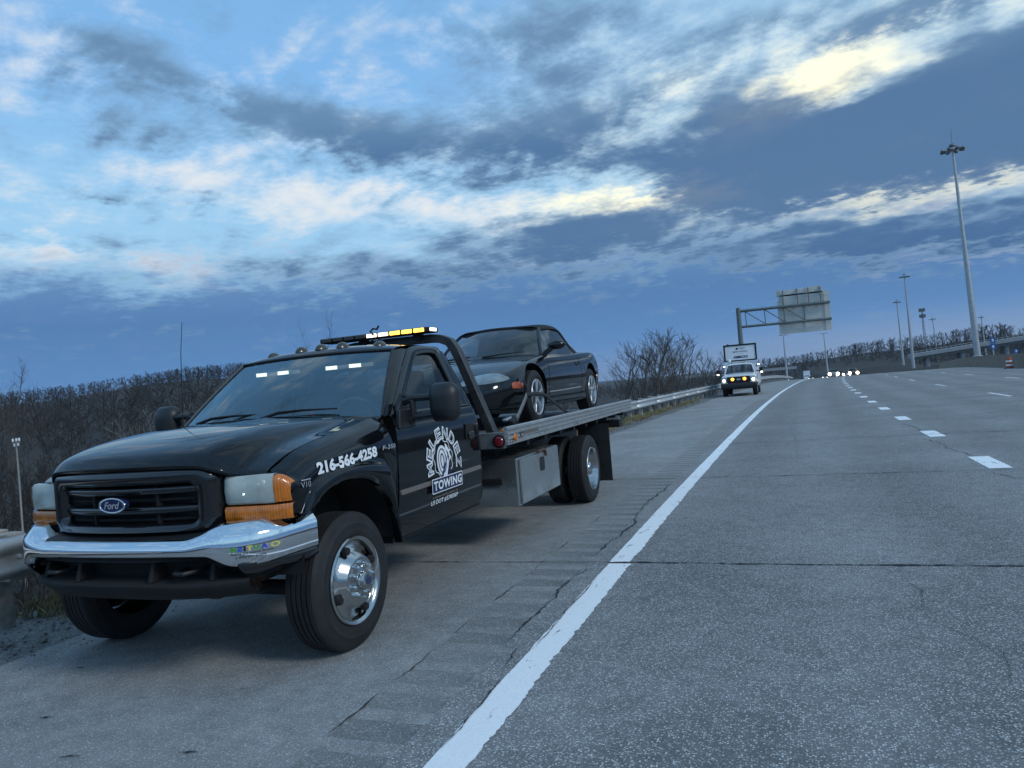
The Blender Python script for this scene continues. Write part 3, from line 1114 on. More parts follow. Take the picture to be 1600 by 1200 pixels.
pl = []
k = 0
while k < 1330:
    az = R(tr.uniform(-62, -18) if tr.random() < 0.80 else tr.uniform(-84, -62))
    r = 440 - 300 * tr.random() ** 1.7
    x, y = r * math.sin(az), r * math.cos(az)
    z = terrain(x, y)
    h = min(cap(x, y, z), tr.uniform(7.5, 11)) * tr.uniform(0.80, 1.0)
    k += 1
    if h < 2: continue
    pl.append((x, y, z, h, tr.uniform(0, 6.28), tr.randrange(7), 0))
o = scatter('hillside_wood', P_far, pl, M['bark_far'])
tag(o, 'dense bare brown winter wood covering the hillside on the left', 'wood', kind='stuff')
pl = []
for k in range(880):
    az = R(tr.uniform(-62, -14) if tr.random() < 0.80 else tr.uniform(-84, -62))
    r = tr.triangular(60, 420, 150)
    x, y = r * math.sin(az), r * math.cos(az)
    pl.append((x, y, terrain(x, y), tr.uniform(2.5, 5.0) * (0.6 + r / 400), tr.uniform(0, 6.28), tr.randrange(5), 0))
o = scatter('hillside_scrub', P_under, pl, M['bark_far'])
tag(o, 'dark tangled scrub under the wood on the left hillside', 'scrub', kind='stuff')
# thicket on the slope below the guardrail
pl = []
for k in range(310):
    x = -tr.triangular(5.0, 60, 14)
    y = tr.uniform(-2, 75) + abs(x) * 0.35
    z = terrain(x, y)
    if x > -15 and y < 40:
        h = tr.uniform(0.8, 1.9)
    else:
        h = tr.uniform(1.6, 4.2)
    pl.append((x, y, z, h, tr.uniform(0, 6.28), tr.randrange(5), 0))
o = scatter('roadside_thicket', P_brush, pl, M['bark_far'])
tag(o, 'low bare brush on the slope behind the guardrail', 'brush', kind='stuff')
pl = []
for k in range(150):
    az = R(tr.uniform(-62, -33))
    r = tr.uniform(28, 95)
    x, y = r * math.sin(az), r * math.cos(az)
    z = terrain(x, y)
    pl.append((x, y, z, max(1.2, min(cap(x, y, z) * 0.6, tr.uniform(3, 5.5))), tr.uniform(0, 6.28), tr.randrange(5), 0))
o = scatter('sapling_stand', P_mid, pl, M['bark_far'])
tag(o, 'stand of thin bare saplings at the foot of the wooded hill', 'saplings', kind='stuff')
# the far wood beyond the road
pl = []
for k in range(620):
    az = R(tr.uniform(-24, 26))
    r = tr.uniform(470, 640)
    x, y = r * math.sin(az), r * math.cos(az)
    a = math.degrees(az)
    h = 10.5 + 5.5 * sstep(-3, 5, a) + 3.5 * sstep(9, 13, a) - 3 * sstep(-4, -12, a)
    z = terrain(x, y)
    pl.append((x, y, z, max(4.5, min(h * tr.uniform(0.75, 1.12), cap(x, y, z) * tr.uniform(0.85, 1.05))), tr.uniform(0, 6.28), tr.randrange(6), 0))
for k in range(110):
    az = R(tr.uniform(8.5, 19)); r = tr.uniform(365, 450)
    x, y = r * math.sin(az), r * math.cos(az)
    pl.append((x, y, terrain(x, y), tr.uniform(6, 10), tr.uniform(0, 6.28), tr.randrange(6), 0))
o = scatter('far_wood', P_low, pl, M['bark_far'])
pl = []
for k in range(240):
    az = R(tr.uniform(-20, 22)); r = tr.uniform(455, 520)
    x, y = r * math.sin(az), r * math.cos(az)
    pl.append((x, y, terrain(x, y), tr.uniform(5, 9), tr.uniform(0, 6.28), tr.randrange(5), 0))
_u = scatter('far_scrub', P_under, pl, M['bark_far'])
tag(_u, 'dark scrub at the foot of the distant wood', 'scrub', kind='stuff')
tag(o, 'distant bare wood along the skyline behind the highway', 'wood', kind='stuff')


# single bare trees one can tell apart
def single_tree(name, x, y, H, label, seed, stems=1, r0=0.05, spread=0.55, material='bark', group='bare trees behind the guardrail', limbs=11, minr=0.006, lean=0.0, base=None, twigs=6, sub=4):
    z = terrain(x, y) if base is None else base
    S = grow(random.Random(seed), H, r0, limbs=limbs, twigs=twigs, sub=sub, spread=spread, stems=stems, minr=minr, first=0.22, lean=lean)
    root = thing(name, label, 'tree', (x, y, z), group)
    for nm, sel in (('trunk', lambda l: l == 0), ('crown', lambda l: l >= 1)):
        V, T = seg_mesh([s for s in S if sel(s[4])], 4)
        me = fast_mesh(nm, V + np.array((x, y, z), np.float32), T, M[material])
        ob = bpy.data.objects.new(nm, me)
        link(ob, root)
    return root


TREES = [  # px, py(top), y-distance, kind of label
    (962, 533, 31, 'bare spreading tree nearest the tail of the dark convertible', 3, 0.62),
    (985, 515, 34, 'tallest bare tree right of the dark convertible, with a crooked trunk', 2, 0.5),
    (1003, 528, 30, 'dense many-stemmed bare tree beside the tallest tree behind the guardrail', 5, 0.4),
    (1018, 524, 33, 'pale bushy bare tree in the middle of the roadside clump', 5, 0.42),
    (1038, 533, 36, 'slim bare tree with upright branches, right of the bushy one', 2, 0.4),
    (1053, 535, 38, 'thin straight bare tree in the clump behind the guardrail', 1, 0.4),
    (1066, 537, 40, 'thin forked bare tree left of the white pickup', 2, 0.4),
    (1088, 545, 44, 'small bare tree second from the white pickup', 3, 0.45),
    (1104, 547, 47, 'small dark bare tree nearest the white pickup', 2, 0.5),
]
def ray(px, py):
    return _fw + _r2 * ((px - 800) / _f) - _u2 * ((py - 600) / _f)


def at_y(px, py, Y):
    d = ray(px, py)
    t = (Y - _cy) / d.y
    return Vector((_cx, _cy, _cz)) + d * t


for i, (px, py, Y, lab, st, sp) in enumerate(TREES):
    top = at_y(px, py, Y)
    zb = terrain(top.x, Y)
    single_tree('bare_tree', top.x, Y, (top.z - zb) * 1.04, lab, 100 + i, stems=st, spread=sp, r0=0.06, minr=0.0055, limbs=8 if st > 1 else 13, twigs=5, sub=3)
top = at_y(548, 516, 22)
single_tree('bare_tree', top.x, 22, top.z - terrain(top.x, 22), 'bare treetop showing above the light bar of the tow truck', 140, stems=2, r0=0.04, minr=0.0035, limbs=9)
for i, (px, py, Y, lab) in enumerate(((6, 588, 30, 'thin bare tree standing above the wood at the far left edge'), (46, 600, 34, 'thin leaning bare tree just above the hill line near the left edge'), (280, 620, 24, 'pale bushy bare tree showing behind the tow truck antenna'))):
    top = at_y(px, py, Y)
    single_tree('bare_tree', top.x, Y, top.z - terrain(top.x, Y), lab, 150 + i, stems=1 if i < 2 else 4, r0=0.08, minr=0.006, spread=0.25, limbs=10, group='bare trees on the left slope', material='bark' if i < 2 else 'bark_pale')

# grass and stones along the verge
gv, gt = [], []
for k in range(7500):
    y = tr.triangular(-3.5, 40, 0.5)
    x = tr.triangular(-3.3, -1.62, -2.05) + cxo(y)
    z = max(terrain(x, y), gz(y) - 0.006 if x > -2.35 + cxo(y) else -99)
    dens = hash_n(x * 1.3, y * 1.1)
    if dens < 0.34: continue
    for b in range(4):
        a = tr.uniform(0, 6.28); h = tr.uniform(0.05, 0.17) * (0.6 + dens); l = tr.uniform(0.03, 0.12)
        w = 0.004
        bx, by = x + tr.gauss(0, 0.025), y + tr.gauss(0, 0.025)
        o = len(gv)
        gv += [(bx - w * math.sin(a), by + w * math.cos(a), z), (bx + w * math.sin(a), by - w * math.cos(a), z), (bx + l * 0.5 * math.cos(a), by + l * 0.5 * math.sin(a), z + h * 0.7), (bx + l * math.cos(a), by + l * math.sin(a), z + h)]
        gt += [(o, o + 1, o + 2), (o, o + 2, o + 3)]
me = fast_mesh('dry_grass', gv, gt, M['dry_grass'])
o = bpy.data.objects.new('dry_grass', me); link(o)
tag(o, 'short dry grass along the foot of the guardrail', 'grass', kind='stuff')
sv, st_ = [], []
for k in range(2600):
    y = tr.triangular(-3.5, 24, -1)
    x = tr.triangular(-2.4, -0.95, -1.6) + cxo(y)
    r = tr.uniform(0.006, 0.02) * (2.2 if tr.random() < 0.03 else 1)
    if x > XE: r *= 0.55
    z = gz(y) + 0.3 * r
    o = len(sv)
    for d in ((1, 0, 0), (0, 1, 0), (-1, 0, 0), (0, -1, 0), (0, 0, 0.8), (0, 0, -0.8)):
        sv.append((x + r * d[0] * tr.uniform(0.7, 1.3), y + r * d[1] * tr.uniform(0.7, 1.3), z + r * d[2] * tr.uniform(0.6, 1.1)))
    for a, b in ((0, 1), (1, 2), (2, 3), (3, 0)):
        st_ += [(o + a, o + b, o + 4), (o + b, o + a, o + 5)]
me = fast_mesh('gravel_stones', sv, st_, M['stone'], smooth=False)
o = bpy.data.objects.new('gravel_stones', me); link(o)
tag(o, 'loose grey gravel strewn over the verge and shoulder edge', 'gravel', kind='stuff')
# the dark lump lying on the verge by the near wheel
lm = MB(); bm = bmesh.new(); bmesh.ops.create_icosphere(bm, subdivisions=3, radius=1)
bm.verts.ensure_lookup_table()
lm.v = [(-1.62 + v.co.x * 0.10 * (0.8 + 0.5 * hash_n(v.co.x * 3 + 9, v.co.y * 3)), 0.30 + v.co.y * 0.085 * (0.8 + 0.5 * hash_n(v.co.z * 3, v.co.x * 3 + 4)), 0.03 + v.co.z * 0.05 * (0.7 + 0.6 * hash_n(v.co.y * 4, v.co.z * 4))) for v in bm.verts]
lm.f = [tuple(v.index for v in f.verts) for f in bm.faces]
bm.free()
tag(obj('dirt_clod', lm, M['stone'], sharp=20), 'dark clod of earth on the gravel beside the far front wheel', 'clod')

# ------------------------------------------------------------------ overhead sign gantry
def gantry():
    Y = 88.0
    gzb = terrain(-1.7, Y)
    root = thing('sign_gantry', 'steel cantilever sign gantry reaching over the road behind the white pickup', 'sign gantry', (-1.7, Y, gzb))
    st = M['gantry_steel']
    obj('pole', MB().tube([(-1.68, Y, gzb - 0.3), (-1.71, Y, 8.5)], [0.30, 0.26], 14), st, root)
    obj('pole_cap', MB().lathe([(0.0, 0.10), (0.2, 0.06), (0.28, 0.0)], (-1.71, Y, 8.5), 'z', 14), st, root)
    zu, zl = 8.12, 6.25
    obj('chord', MB().tube([(-1.5, Y, zu + 0.02), (8.3, Y, zu - 0.02)], 0.17, 12), st, root)
    obj('chord', MB().tube([(-1.45, Y, zl + 0.02), (8.35, Y, zl - 0.04)], 0.15, 12), st, root)
    xs = [-0.95, 1.2, 3.35, 5.5]
    for i, x in enumerate(xs):
        obj('strut', MB().tube([(x, Y, zu), (x + 0.05, Y, zl)], 0.055, 8), st, root)
        if i < 3:
            obj('brace', MB().tube([(x + 0.05, Y, zu - 0.12), (xs[i + 1], Y, zl + 0.12)], 0.055, 8), st, root)
    sg = thing('highway_sign', 'back of the large overhead highway sign, grey ribbed metal', 'sign', (5.5, Y + 0.45, 4.95))
    z = 4.95
    k = 0
    while z < 9.25:
        obj('plank', MB().bb(2.85 - (0.18 if z < 8.9 else 0), 8.3, Y + 0.45, Y + 0.50 + 0.012 * (k % 2), z, z + 0.285), M['sign_back'], sg, bevel=0.01, seg=1)
        z += 0.305
        k += 1
    for x in (3.3, 5.55, 7.75):
        obj('stiffener', MB().bb(x - 0.05, x + 0.05, Y + 0.36, Y + 0.45, 4.9, 9.35), M['sign_back'], sg)
    for x in (3.35, 4.9, 6.1, 7.35):
        obj('hanger', MB().bb(x - 0.045, x + 0.045, Y + 0.17, Y + 0.36, 7.85, 10.05), st, sg)
    tp = thing('exit_panel', 'narrow upper panel on top of the overhead sign, seen from behind', 'sign', (5, Y + 0.45, 9.3))
    for j, (a, b) in enumerate(((9.32, 9.55), (9.57, 9.80), (9.82, 10.05))):
        obj('plank', MB().bb(2.62, 5.85, Y + 0.45, Y + 0.5, a, b), M['sign_back'], tp, bevel=0.01, seg=1)
    obj('plate', MB().bb(5.92, 7.6, Y + 0.45, Y + 0.5, 9.32, 10.12), M['sign_back'], tp)
    for x in (2.95, 4.9, 5.88, 7.3):
        obj('stiffener', MB().bb(x - 0.04, x + 0.04, Y + 0.38, Y + 0.448, 9.1, 10.1), st if x in (4.9,) else M['sign_back'], tp)


gantry()


# ------------------------------------------------------------------ high mast lamps
def high_mast(name, base, top, label, r=(0.36, 0.13), heads=8, group='tall highway light masts', arm=0.95):
    base, top = Vector(base), Vector(top)
    root = thing(name, label, 'light mast', base, group)
    obj('pole', MB().tube([base - Vector((0, 0, 0.5)), base.lerp(top, 0.33), base.lerp(top, 0.66), top], [r[0], r[0] * 0.78 + r[1] * 0.22, (r[0] + r[1]) * 0.42, r[1]], 12), M['galvanised'], root)
    obj('base_flange', MB().lathe([(r[0] * 1.5, 0.0), (r[0] * 1.5, 0.1), (r[0], 0.14)], base, 'z', 12), M['galvanised'], root)
    obj('ring', MB().lathe([(arm * 0.45, -0.1), (arm * 0.45, 0.1), (arm * 0.38, 0.1), (arm * 0.38, -0.1), (arm * 0.45, -0.1)], top + Vector((0, 0, -0.3)), 'z', 18), M['grey_steel'], root)
    obj('head_cover', MB().lathe([(0.0, 0.55), (arm * 0.22, 0.5), (arm * 0.40, 0.28), (arm * 0.42, 0.18), (arm * 0.1, 0.15)], top, 'z', 16), M['grey_steel'], root)
    for k in range(heads):
        a = 2 * math.pi * (k + 0.35) / heads
        d = Vector((math.cos(a), math.sin(a), 0))
        c_ = top + Vector((0, 0, -0.3))
        L = obj('lamp_head', MB().tube([c_ + d * arm * 0.42, c_ + d * arm * 0.8, c_ + d * arm * 0.86, c_ + d * arm * 1.35, c_ + d * arm * 1.42], [0.05, 0.05, 0.17, 0.19, 0.10], 8), M['grey_steel'], root)
    obj('lightning_rod', MB().tube([top + Vector((0, 0, 0.5)), top + Vector((0, 0, 2.2))], 0.025, 6), M['grey_steel'], root)
    return root


def mast_px(bx, by, tx, ty, Y, label, **k):
    b = at_y(bx, by, Y); t = at_y(tx, ty, Y)
    high_mast('light_mast', b, t, label, **k)


mast_px(1528, 557, 1488, 231, 98, 'tallest and nearest high light mast at the right, lamps in a ring')
mast_px(1428, 578, 1413, 431, 225, 'second largest light mast, right one of the close pair beyond the road', r=(0.42, 0.16), arm=1.0)
mast_px(1413, 580, 1401, 471, 300, 'left one of the close pair of light masts beyond the road', r=(0.42, 0.18), arm=1.0)
mast_px(1466, 567, 1457, 498, 420, 'small distant light mast right of the radio tower', r=(0.42, 0.2), arm=1.2)
mast_px(1541, 555, 1533, 495, 400, 'faint distant light mast just right of the nearest mast', r=(0.4, 0.2), arm=0.9)


def street_pole(px, py, tx, ty, Y, label):
    b = at_y(px, py, Y); t = at_y(tx, ty, Y)
    root = thing('light_pole', label, 'light pole', b, 'slim light poles beyond the gantry')
    obj('pole', MB().tube([b, b.lerp(t, 0.5), t], [0.20, 0.16, 0.11], 8), M['galvanised'], root)
    for s_ in (-1, 1):
        obj('lamp_head', MB().tube([t, t + Vector((0.45 * s_, 0, 0.08)), t + Vector((0.9 * s_, 0, 0.05))], [0.05, 0.12, 0.08], 6), M['galvanised'], root)


street_pole(1230, 592, 1224, 524, 150, 'slim light pole below the left end of the overhead sign')
street_pole(1294, 586, 1287, 521, 190, 'slim light pole below the right end of the overhead sign')

# lattice radio tower
tb = at_y(1449, 566, 500); tt = at_y(1440, 482, 500)
root = thing('radio_tower', 'distant lattice radio tower with two rings of antennas', 'tower', tb)
leg = []
for k in range(3):
    a = 2 * math.pi * k / 3 + 0.3
    d = Vector((math.cos(a), math.sin(a), 0))
    obj('leg', MB().tube([tb + d * 1.2, tt + d * 0.25], 0.10, 6), M['grey_steel'], root)
mb = MB()
for j in range(14):
    p0, p1 = tb.lerp(tt, j / 14), tb.lerp(tt, (j + 1) / 14)
    w0, w1 = 1.2 - 0.95 * j / 14, 1.2 - 0.95 * (j + 1) / 14
    for k in range(3):
        a, b = 2 * math.pi * k / 3 + 0.3, 2 * math.pi * (k + 1) / 3 + 0.3
        mb.tube([p0 + Vector((math.cos(a), math.sin(a), 0)) * w0, p1 + Vector((math.cos(b), math.sin(b), 0)) * w1], 0.06, 4)
obj('lattice', mb, M['grey_steel'], root)
for f_ in (0.97, 0.86):
    c_ = tb.lerp(tt, f_)
    for k in range(9):
        a = 2 * math.pi * k / 9
        obj('antenna_panel', MB().box(c_ + Vector((math.cos(a) * 1.5, math.sin(a) * 1.5, 0)), (0.45, 0.45, 2.0)), M['grey_steel'], root)
    obj('antenna_ring', MB().lathe([(1.4, -0.1), (1.55, 0), (1.4, 0.1)], c_, 'z', 12), M['grey_steel'], root)

# ------------------------------------------------------------------ overpass
YB = 300
root = thing('overpass_bridge', 'low concrete highway overpass crossing at the far right', 'bridge', at_y(1506, 560, YB))
A0, A1 = at_y(1425, 559, YB), at_y(1625, 527, YB)
A0t, A1t = at_y(1425, 553.5, YB), at_y(1625, 521, YB)


def slab(p, q, pt, qt, y0, y1):
    return MB().add([(p.x, y0, p.z), (q.x, y0, q.z), (qt.x, y0, qt.z), (pt.x, y0, pt.z), (p.x, y1, p.z), (q.x, y1, q.z), (qt.x, y1, qt.z), (pt.x, y1, pt.z)], [(0, 1, 2, 3), (7, 6, 5, 4), (0, 4, 5, 1), (1, 5, 6, 2), (2, 6, 7, 3), (3, 7, 4, 0)])


B0, B1 = at_y(1425, 562, YB), at_y(1625, 531, YB)
obj('deck', slab(A0, A1, A0t, A1t, YB, YB + 11), M['bridge_concrete'], root)
obj('girder', slab(B0, B1, A0, A1, YB + 0.8, YB + 10.2), M['gantry_steel'], root)
for px in (1451, 1506, 1576, 1610):
    c_ = at_y(px, 559 - (px - 1451) * 0.152, YB)
    zb_ = terrain(c_.x, YB) - 1
    for yy in (YB + 2.5, YB + 8):
        obj('pier', MB().tube([(c_.x, yy, zb_), (c_.x, yy, c_.z)], 0.75, 10), M['bridge_concrete'], root)
p0, p1 = at_y(1425, 553.5, YB), at_y(1625, 521, YB)
for k in range(26):
    q = p0.lerp(p1, k / 25)
    obj('rail_post', MB().bb(q.x - 0.08, q.x + 0.08, YB + 0.1, YB + 0.3, q.z, q.z + 0.75), M['galvanised'], root)
obj('railing', MB().beam((p0.x, YB + 0.2, p0.z + 0.75), (p1.x, YB + 0.2, p1.z + 0.75), 0.12, 0.14), M['galvanised'], root)

# ------------------------------------------------------------------ concrete median barrier
bp = [(19.15, 18), (19.35, 30), (19.6, 44), (20.05, 62), (20.85, 76), (22.8, 100), (25.1, 121), (27.4, 141)]
pts = crom([(a, b, 0) for a, b in bp], 8)
root = thing('concrete_barrier', 'long brownish concrete barrier along the right edge of the highway', 'barrier', (19.6, 44, gz(44)))
prof = [(0.30, 0.0), (0.30, 0.08), (0.20, 0.32), (0.12, 1.10), (-0.12, 1.10), (-0.20, 0.32), (-0.30, 0.08), (-0.30, 0.0)]
L = 0
cur = [pts[0]]
acc = 0
for a, b in zip(pts, pts[1:]):
    cur.append(b)
    acc += (b - a).length
    if acc > 5.5 or b is pts[-1]:
        Gd = []
        for i, p in enumerate(cur):
            t = (cur[min(i + 1, len(cur) - 1)] - cur[max(i - 1, 0)]).normalized()
            n_ = Vector((t.y, -t.x, 0))
            q = p + t * (0.03 if i == 0 else -0.0)
            Gd.append([(q.x + n_.x * u, q.y + n_.y * u, gz(q.y) - 0.06 + w) for u, w in prof])
        m_ = MB().grid(Gd)
        m_.f.append(tuple(range(len(prof)))); m_.f.append(tuple(range((len(Gd) - 1) * len(prof), len(Gd) * len(prof))))
        obj('barrier_section', m_, M['concrete'], root, sharp=25)
        cur = [b]
        acc = 0

# traffic drum
bc = at_y(1577, 573, 62)
bz = gz(62)
root = thing('traffic_barrel', 'orange and white striped traffic barrel by the concrete barrier', 'barrel', (bc.x, 62, bz))
seg_ = [(0.0, 0.34, 0.33, 0), (0.06, 0.30, 0.29, 0), (0.26, 0.28, 0.27, 1), (0.42, 0.27, 0.265, 0), (0.62, 0.26, 0.255, 1), (0.78, 0.25, 0.22, 0)]
hs = [0.06, 0.26, 0.42, 0.62, 0.78, 1.02]
bs = 0.8
for (z0, r0, r1, w), z1 in zip(seg_, hs):
    obj('white_band' if w else 'orange_band', MB().lathe([(r0 * bs, (z0 + 0.004) * bs), (r1 * bs, (z1 - 0.004) * bs)], (bc.x, 62, bz), 'z', 18), M['white_vinyl'] if w else M['barrel_orange'], root)
obj('top', MB().lathe([(a * bs, b * bs) for a, b in ((0.22, 1.02), (0.2, 1.05), (0.06, 1.05), (0.05, 1.13), (0.0, 1.13))], (bc.x, 62, bz), 'z', 18), M['barrel_orange'], root)
obj('rubber_base', MB().lathe([(a * bs, b * bs) for a, b in ((0.44, 0.0), (0.44, 0.05), (0.36, 0.07))], (bc.x, 62, bz + 0.003), 'z', 18), M['rubber'], root)

# blue guide signs
def blue_sign(px0, px1, py0, py1, Y, label, split):
    a, b = at_y(px0, py0, Y), at_y(px1, py1, Y)
    xm = (a.x + b.x) / 2
    root = thing('blue_sign', label, 'sign', (xm, Y, terrain(xm, Y)), 'small blue roadside signs')
    obj('post', MB().bb(xm - 0.05, xm + 0.05, Y + 0.03, Y + 0.1, terrain(xm, Y) - 0.3, a.z), M['galvanised'], root)
    zs = [b.z, (a.z + b.z) / 2, a.z] if split else [b.z, a.z]
    for z0, z1 in zip(zs, zs[1:]):
        pn = obj('panel', MB().bb(a.x, b.x, Y, Y + 0.03, z0 + 0.03, z1 - 0.03), M['sign_blue'], root)
        w = b.x - a.x
        obj('symbol', MB().prism(rrect(a.x + w * 0.32, b.x - w * 0.32, z0 + (z1 - z0) * 0.28, z1 - (z1 - z0) * 0.28, 0.05 * w), 'y', Y - 0.006, Y - 0.002), M['white_vinyl'], root)


blue_sign(1546.5, 1556.5, 527, 546, 80, 'pair of stacked blue signs on a post beside the nearest light mast', True)
blue_sign(1584, 1592, 545, 552, 120, 'small blue sign at the right edge under the bridge', False)
# far parapet glimpsed behind the shrubs
a, b = at_y(1060, 590, 210), at_y(1245, 574, 210)
o = obj('far_parapet', MB().beam((a.x, 210, a.z), (b.x, 210, b.z), 0.4, 0.75), M['bridge_concrete'])
tag(o, 'pale low parapet of a side road far behind the white pickup', 'parapet')

# the slim pale utility pole among the trees on the left
t_, b_ = at_y(25, 690, 15.5), at_y(35, 835, 15.5)
root = thing('utility_pole', 'slim pale utility pole with white insulators among the trees at the far left', 'utility pole', b_)
obj('pole', MB().tube([b_ - Vector((0, 0, 2)), b_.lerp(t_, 0.5) + Vector((0.03, 0, 0)), t_], [0.040, 0.035, 0.028], 8), M['pale_pole'], root)
obj('cross_arm', MB().beam(t_ + Vector((-0.2, 0, -0.05)), t_ + Vector((0.2, 0, -0.02)), 0.05, 0.04), M['pale_pole'], root)
for dx, dz in ((-0.17, 0.05), (0.02, 0.06), (0.17, 0.07), (-0.10, -0.13), (0.10, -0.11)):
    obj('insulator', MB().lathe([(0.0, 0.07), (0.03, 0.055), (0.04, 0.0), (0.03, -0.05), (0.0, -0.06)], t_ + Vector((dx, 0, dz)), 'z', 8), M['white_vinyl'], root)


# ------------------------------------------------------------------ distant traffic
def far_car(px, py, Y, label, paint, lit, wide=1.75, hl=0.17, tall=1.45):
    c_ = at_y(px, py, Y)
    x, z = c_.x, gz(Y)
    root = thing('distant_car', label, 'car', (x, Y, z), 'oncoming cars far down the highway')
    h = wide / 2
    sec = [(0.0, 0.35, 0.75, h * 0.94), (0.15, 0.30, 0.88, h), (1.2, 0.28, 0.98, h), (4.2, 0.30, 1.02, h), (4.45, 0.4, 0.9, h * 0.93)]
    Gd = [[(x - w, Y + y, z + a), (x - w, Y + y, z + (a + b) / 2), (x - w * 0.93, Y + y, z + b), (x, Y + y, z + b + 0.03), (x + w * 0.93, Y + y, z + b), (x + w, Y + y, z + (a + b) / 2), (x + w, Y + y, z + a)] for y, a, b, w in sec]
    m_ = MB().grid(Gd)
    m_.f.append(tuple(range(7))); m_.f.append(tuple(range(28, 35)))
    obj('body', m_, paint, root, sharp=40)
    rf = [(1.25, 0.97, h * 0.86), (1.95, tall - 0.03, h * 0.66), (2.4, tall, h * 0.66), (3.2, tall - 0.02, h * 0.66), (4.0, 1.0, h * 0.84)]
    Gd = [[(x - w, Y + y, z + b), (x, Y + y, z + b + 0.02), (x + w, Y + y, z + b)] for y, b, w in rf]
    obj('roof', MB().grid(Gd[1:4]), paint, root, solid=0.03)
    obj('windshield', MB().grid(Gd[0:2]), M['glass_plain'], root)
    obj('rear_window', MB().grid(Gd[3:5]), M['glass_plain'], root)
    for s_ in (-1, 1):
        obj('side_window', MB().add([(x + s_ * rf[i][2], Y + rf[i][0], z + rf[i][1]) for i in range(5)], [(0, 1, 2, 3, 4)]), M['glass_plain'], root)
        obj('headlight', MB().lathe([(0.0, 0.03), (hl * 0.7, 0.02), (hl, 0.0)], (x + s_ * h * 0.74, Y - 0.012, z + 0.66), 'y', 12, -1), lit, root)
        for yy in (0.85, 3.5):
            obj('wheel', MB().lathe([(0.0, 0.0), (0.2, 0.0), (0.31, -0.02), (0.32, -0.1), (0.31, -0.2)], (x + s_ * (h + 0.005), Y + yy, z + 0.32), 'x', 14, s_), M['rubber'], root)
    return root


dk_p = mat('far_paint_dark', (0.05, 0.055, 0.06), 0.3, 0, 0.5)
gy_p = mat('far_paint_grey', (0.2, 0.21, 0.22), 0.3, 0, 0.5)
far_car(1303, 588, 140, 'car with the brightest headlights at the crest of the road', gy_p, M['head_lit'], 1.8, 0.25)
far_car(1313, 588, 175, 'second bright car close behind the brightest one', dk_p, M['head_lit'], 1.75, 0.19)
far_car(1334, 585, 150, 'car with warm headlights, rightmost at the crest', dk_p, M['head_lit_warm'], 1.8, 0.26)
far_car(1323, 588, 215, 'far car between the bright pair and the rightmost warm lights', gy_p, M['head_lit_warm'], 1.75, 0.19)
far_car(1289, 588, 255, 'small far car just left of the brightest headlights', dk_p, M['head_lit_small'], 1.75, 0.19)
far_car(1267, 589, 265, 'small far car beside the white box truck', dk_p, M['head_lit_small'], 1.75, 0.19)
far_car(1235, 589, 255, 'far car with two small lights left of the white box truck', dk_p, M['head_lit_small'], 1.7, 0.2)


def box_truck():
    Y = 300
    c_ = at_y(1261, 589, Y)
    x, z = c_.x, gz(Y)
    root = thing('box_truck', 'small white box truck far away at the end of the edge line', 'truck', (x, Y, z))
    obj('cargo_box', MB().bb(x - 1.2, x + 1.2, Y + 1.8, Y + 8, z + 0.9, z + 3.9), M['white_paint'], root, bevel=0.06)
    obj('cab', MB().prism([(Y, z + 0.5), (Y, z + 1.3), (Y + 0.5, z + 2.3), (Y + 1.7, z + 2.45), (Y + 1.7, z + 0.5)], 'x', x - 1.0, x + 1.0), M['white_paint'], root, bevel=0.05)
    obj('windshield', MB().add([(x - 0.85, Y + 0.07, z + 1.42), (x + 0.85, Y + 0.07, z + 1.42), (x + 0.8, Y + 0.44, z + 2.2), (x - 0.8, Y + 0.44, z + 2.2)], [(0, 1, 2, 3)]), M['gloss_black'], root)
    for s_ in (-1, 1):
        obj('headlight', MB().box((x + s_ * 0.75, Y - 0.02, z + 0.85), (0.3, 0.04, 0.2)), M['lens_hazy'], root)
        for yy in (0.8, 6.2):
            obj('wheel', MB().lathe([(0.0, 0.0), (0.4, 0.0), (0.42, -0.1), (0.4, -0.25)], (x + s_ * 1.0, Y + yy, z + 0.42), 'x', 14, s_), M['rubber'], root)


box_truck()

# ------------------------------------------------------------------ the tow truck (front axle at the origin, nose towards -y)
TT = thing('tow_truck', 'black flatbed tow truck with chrome bumper parked on the shoulder', 'tow truck', (0, 0, 0))
PB, BP, GB, FB, SB, CH = M['black_paint'], M['black_plastic'], M['gloss_black'], M['flat_black'], M['steel_black'], M['chrome']
V3 = Vector


def sym_rows(rows):
    """rows given for x>=0 starting at x=0 -> full width"""
    out = []
    for r in rows:
        out.append([(-p[0], p[1], p[2]) for p in r[:0:-1]] + list(r))
    return out


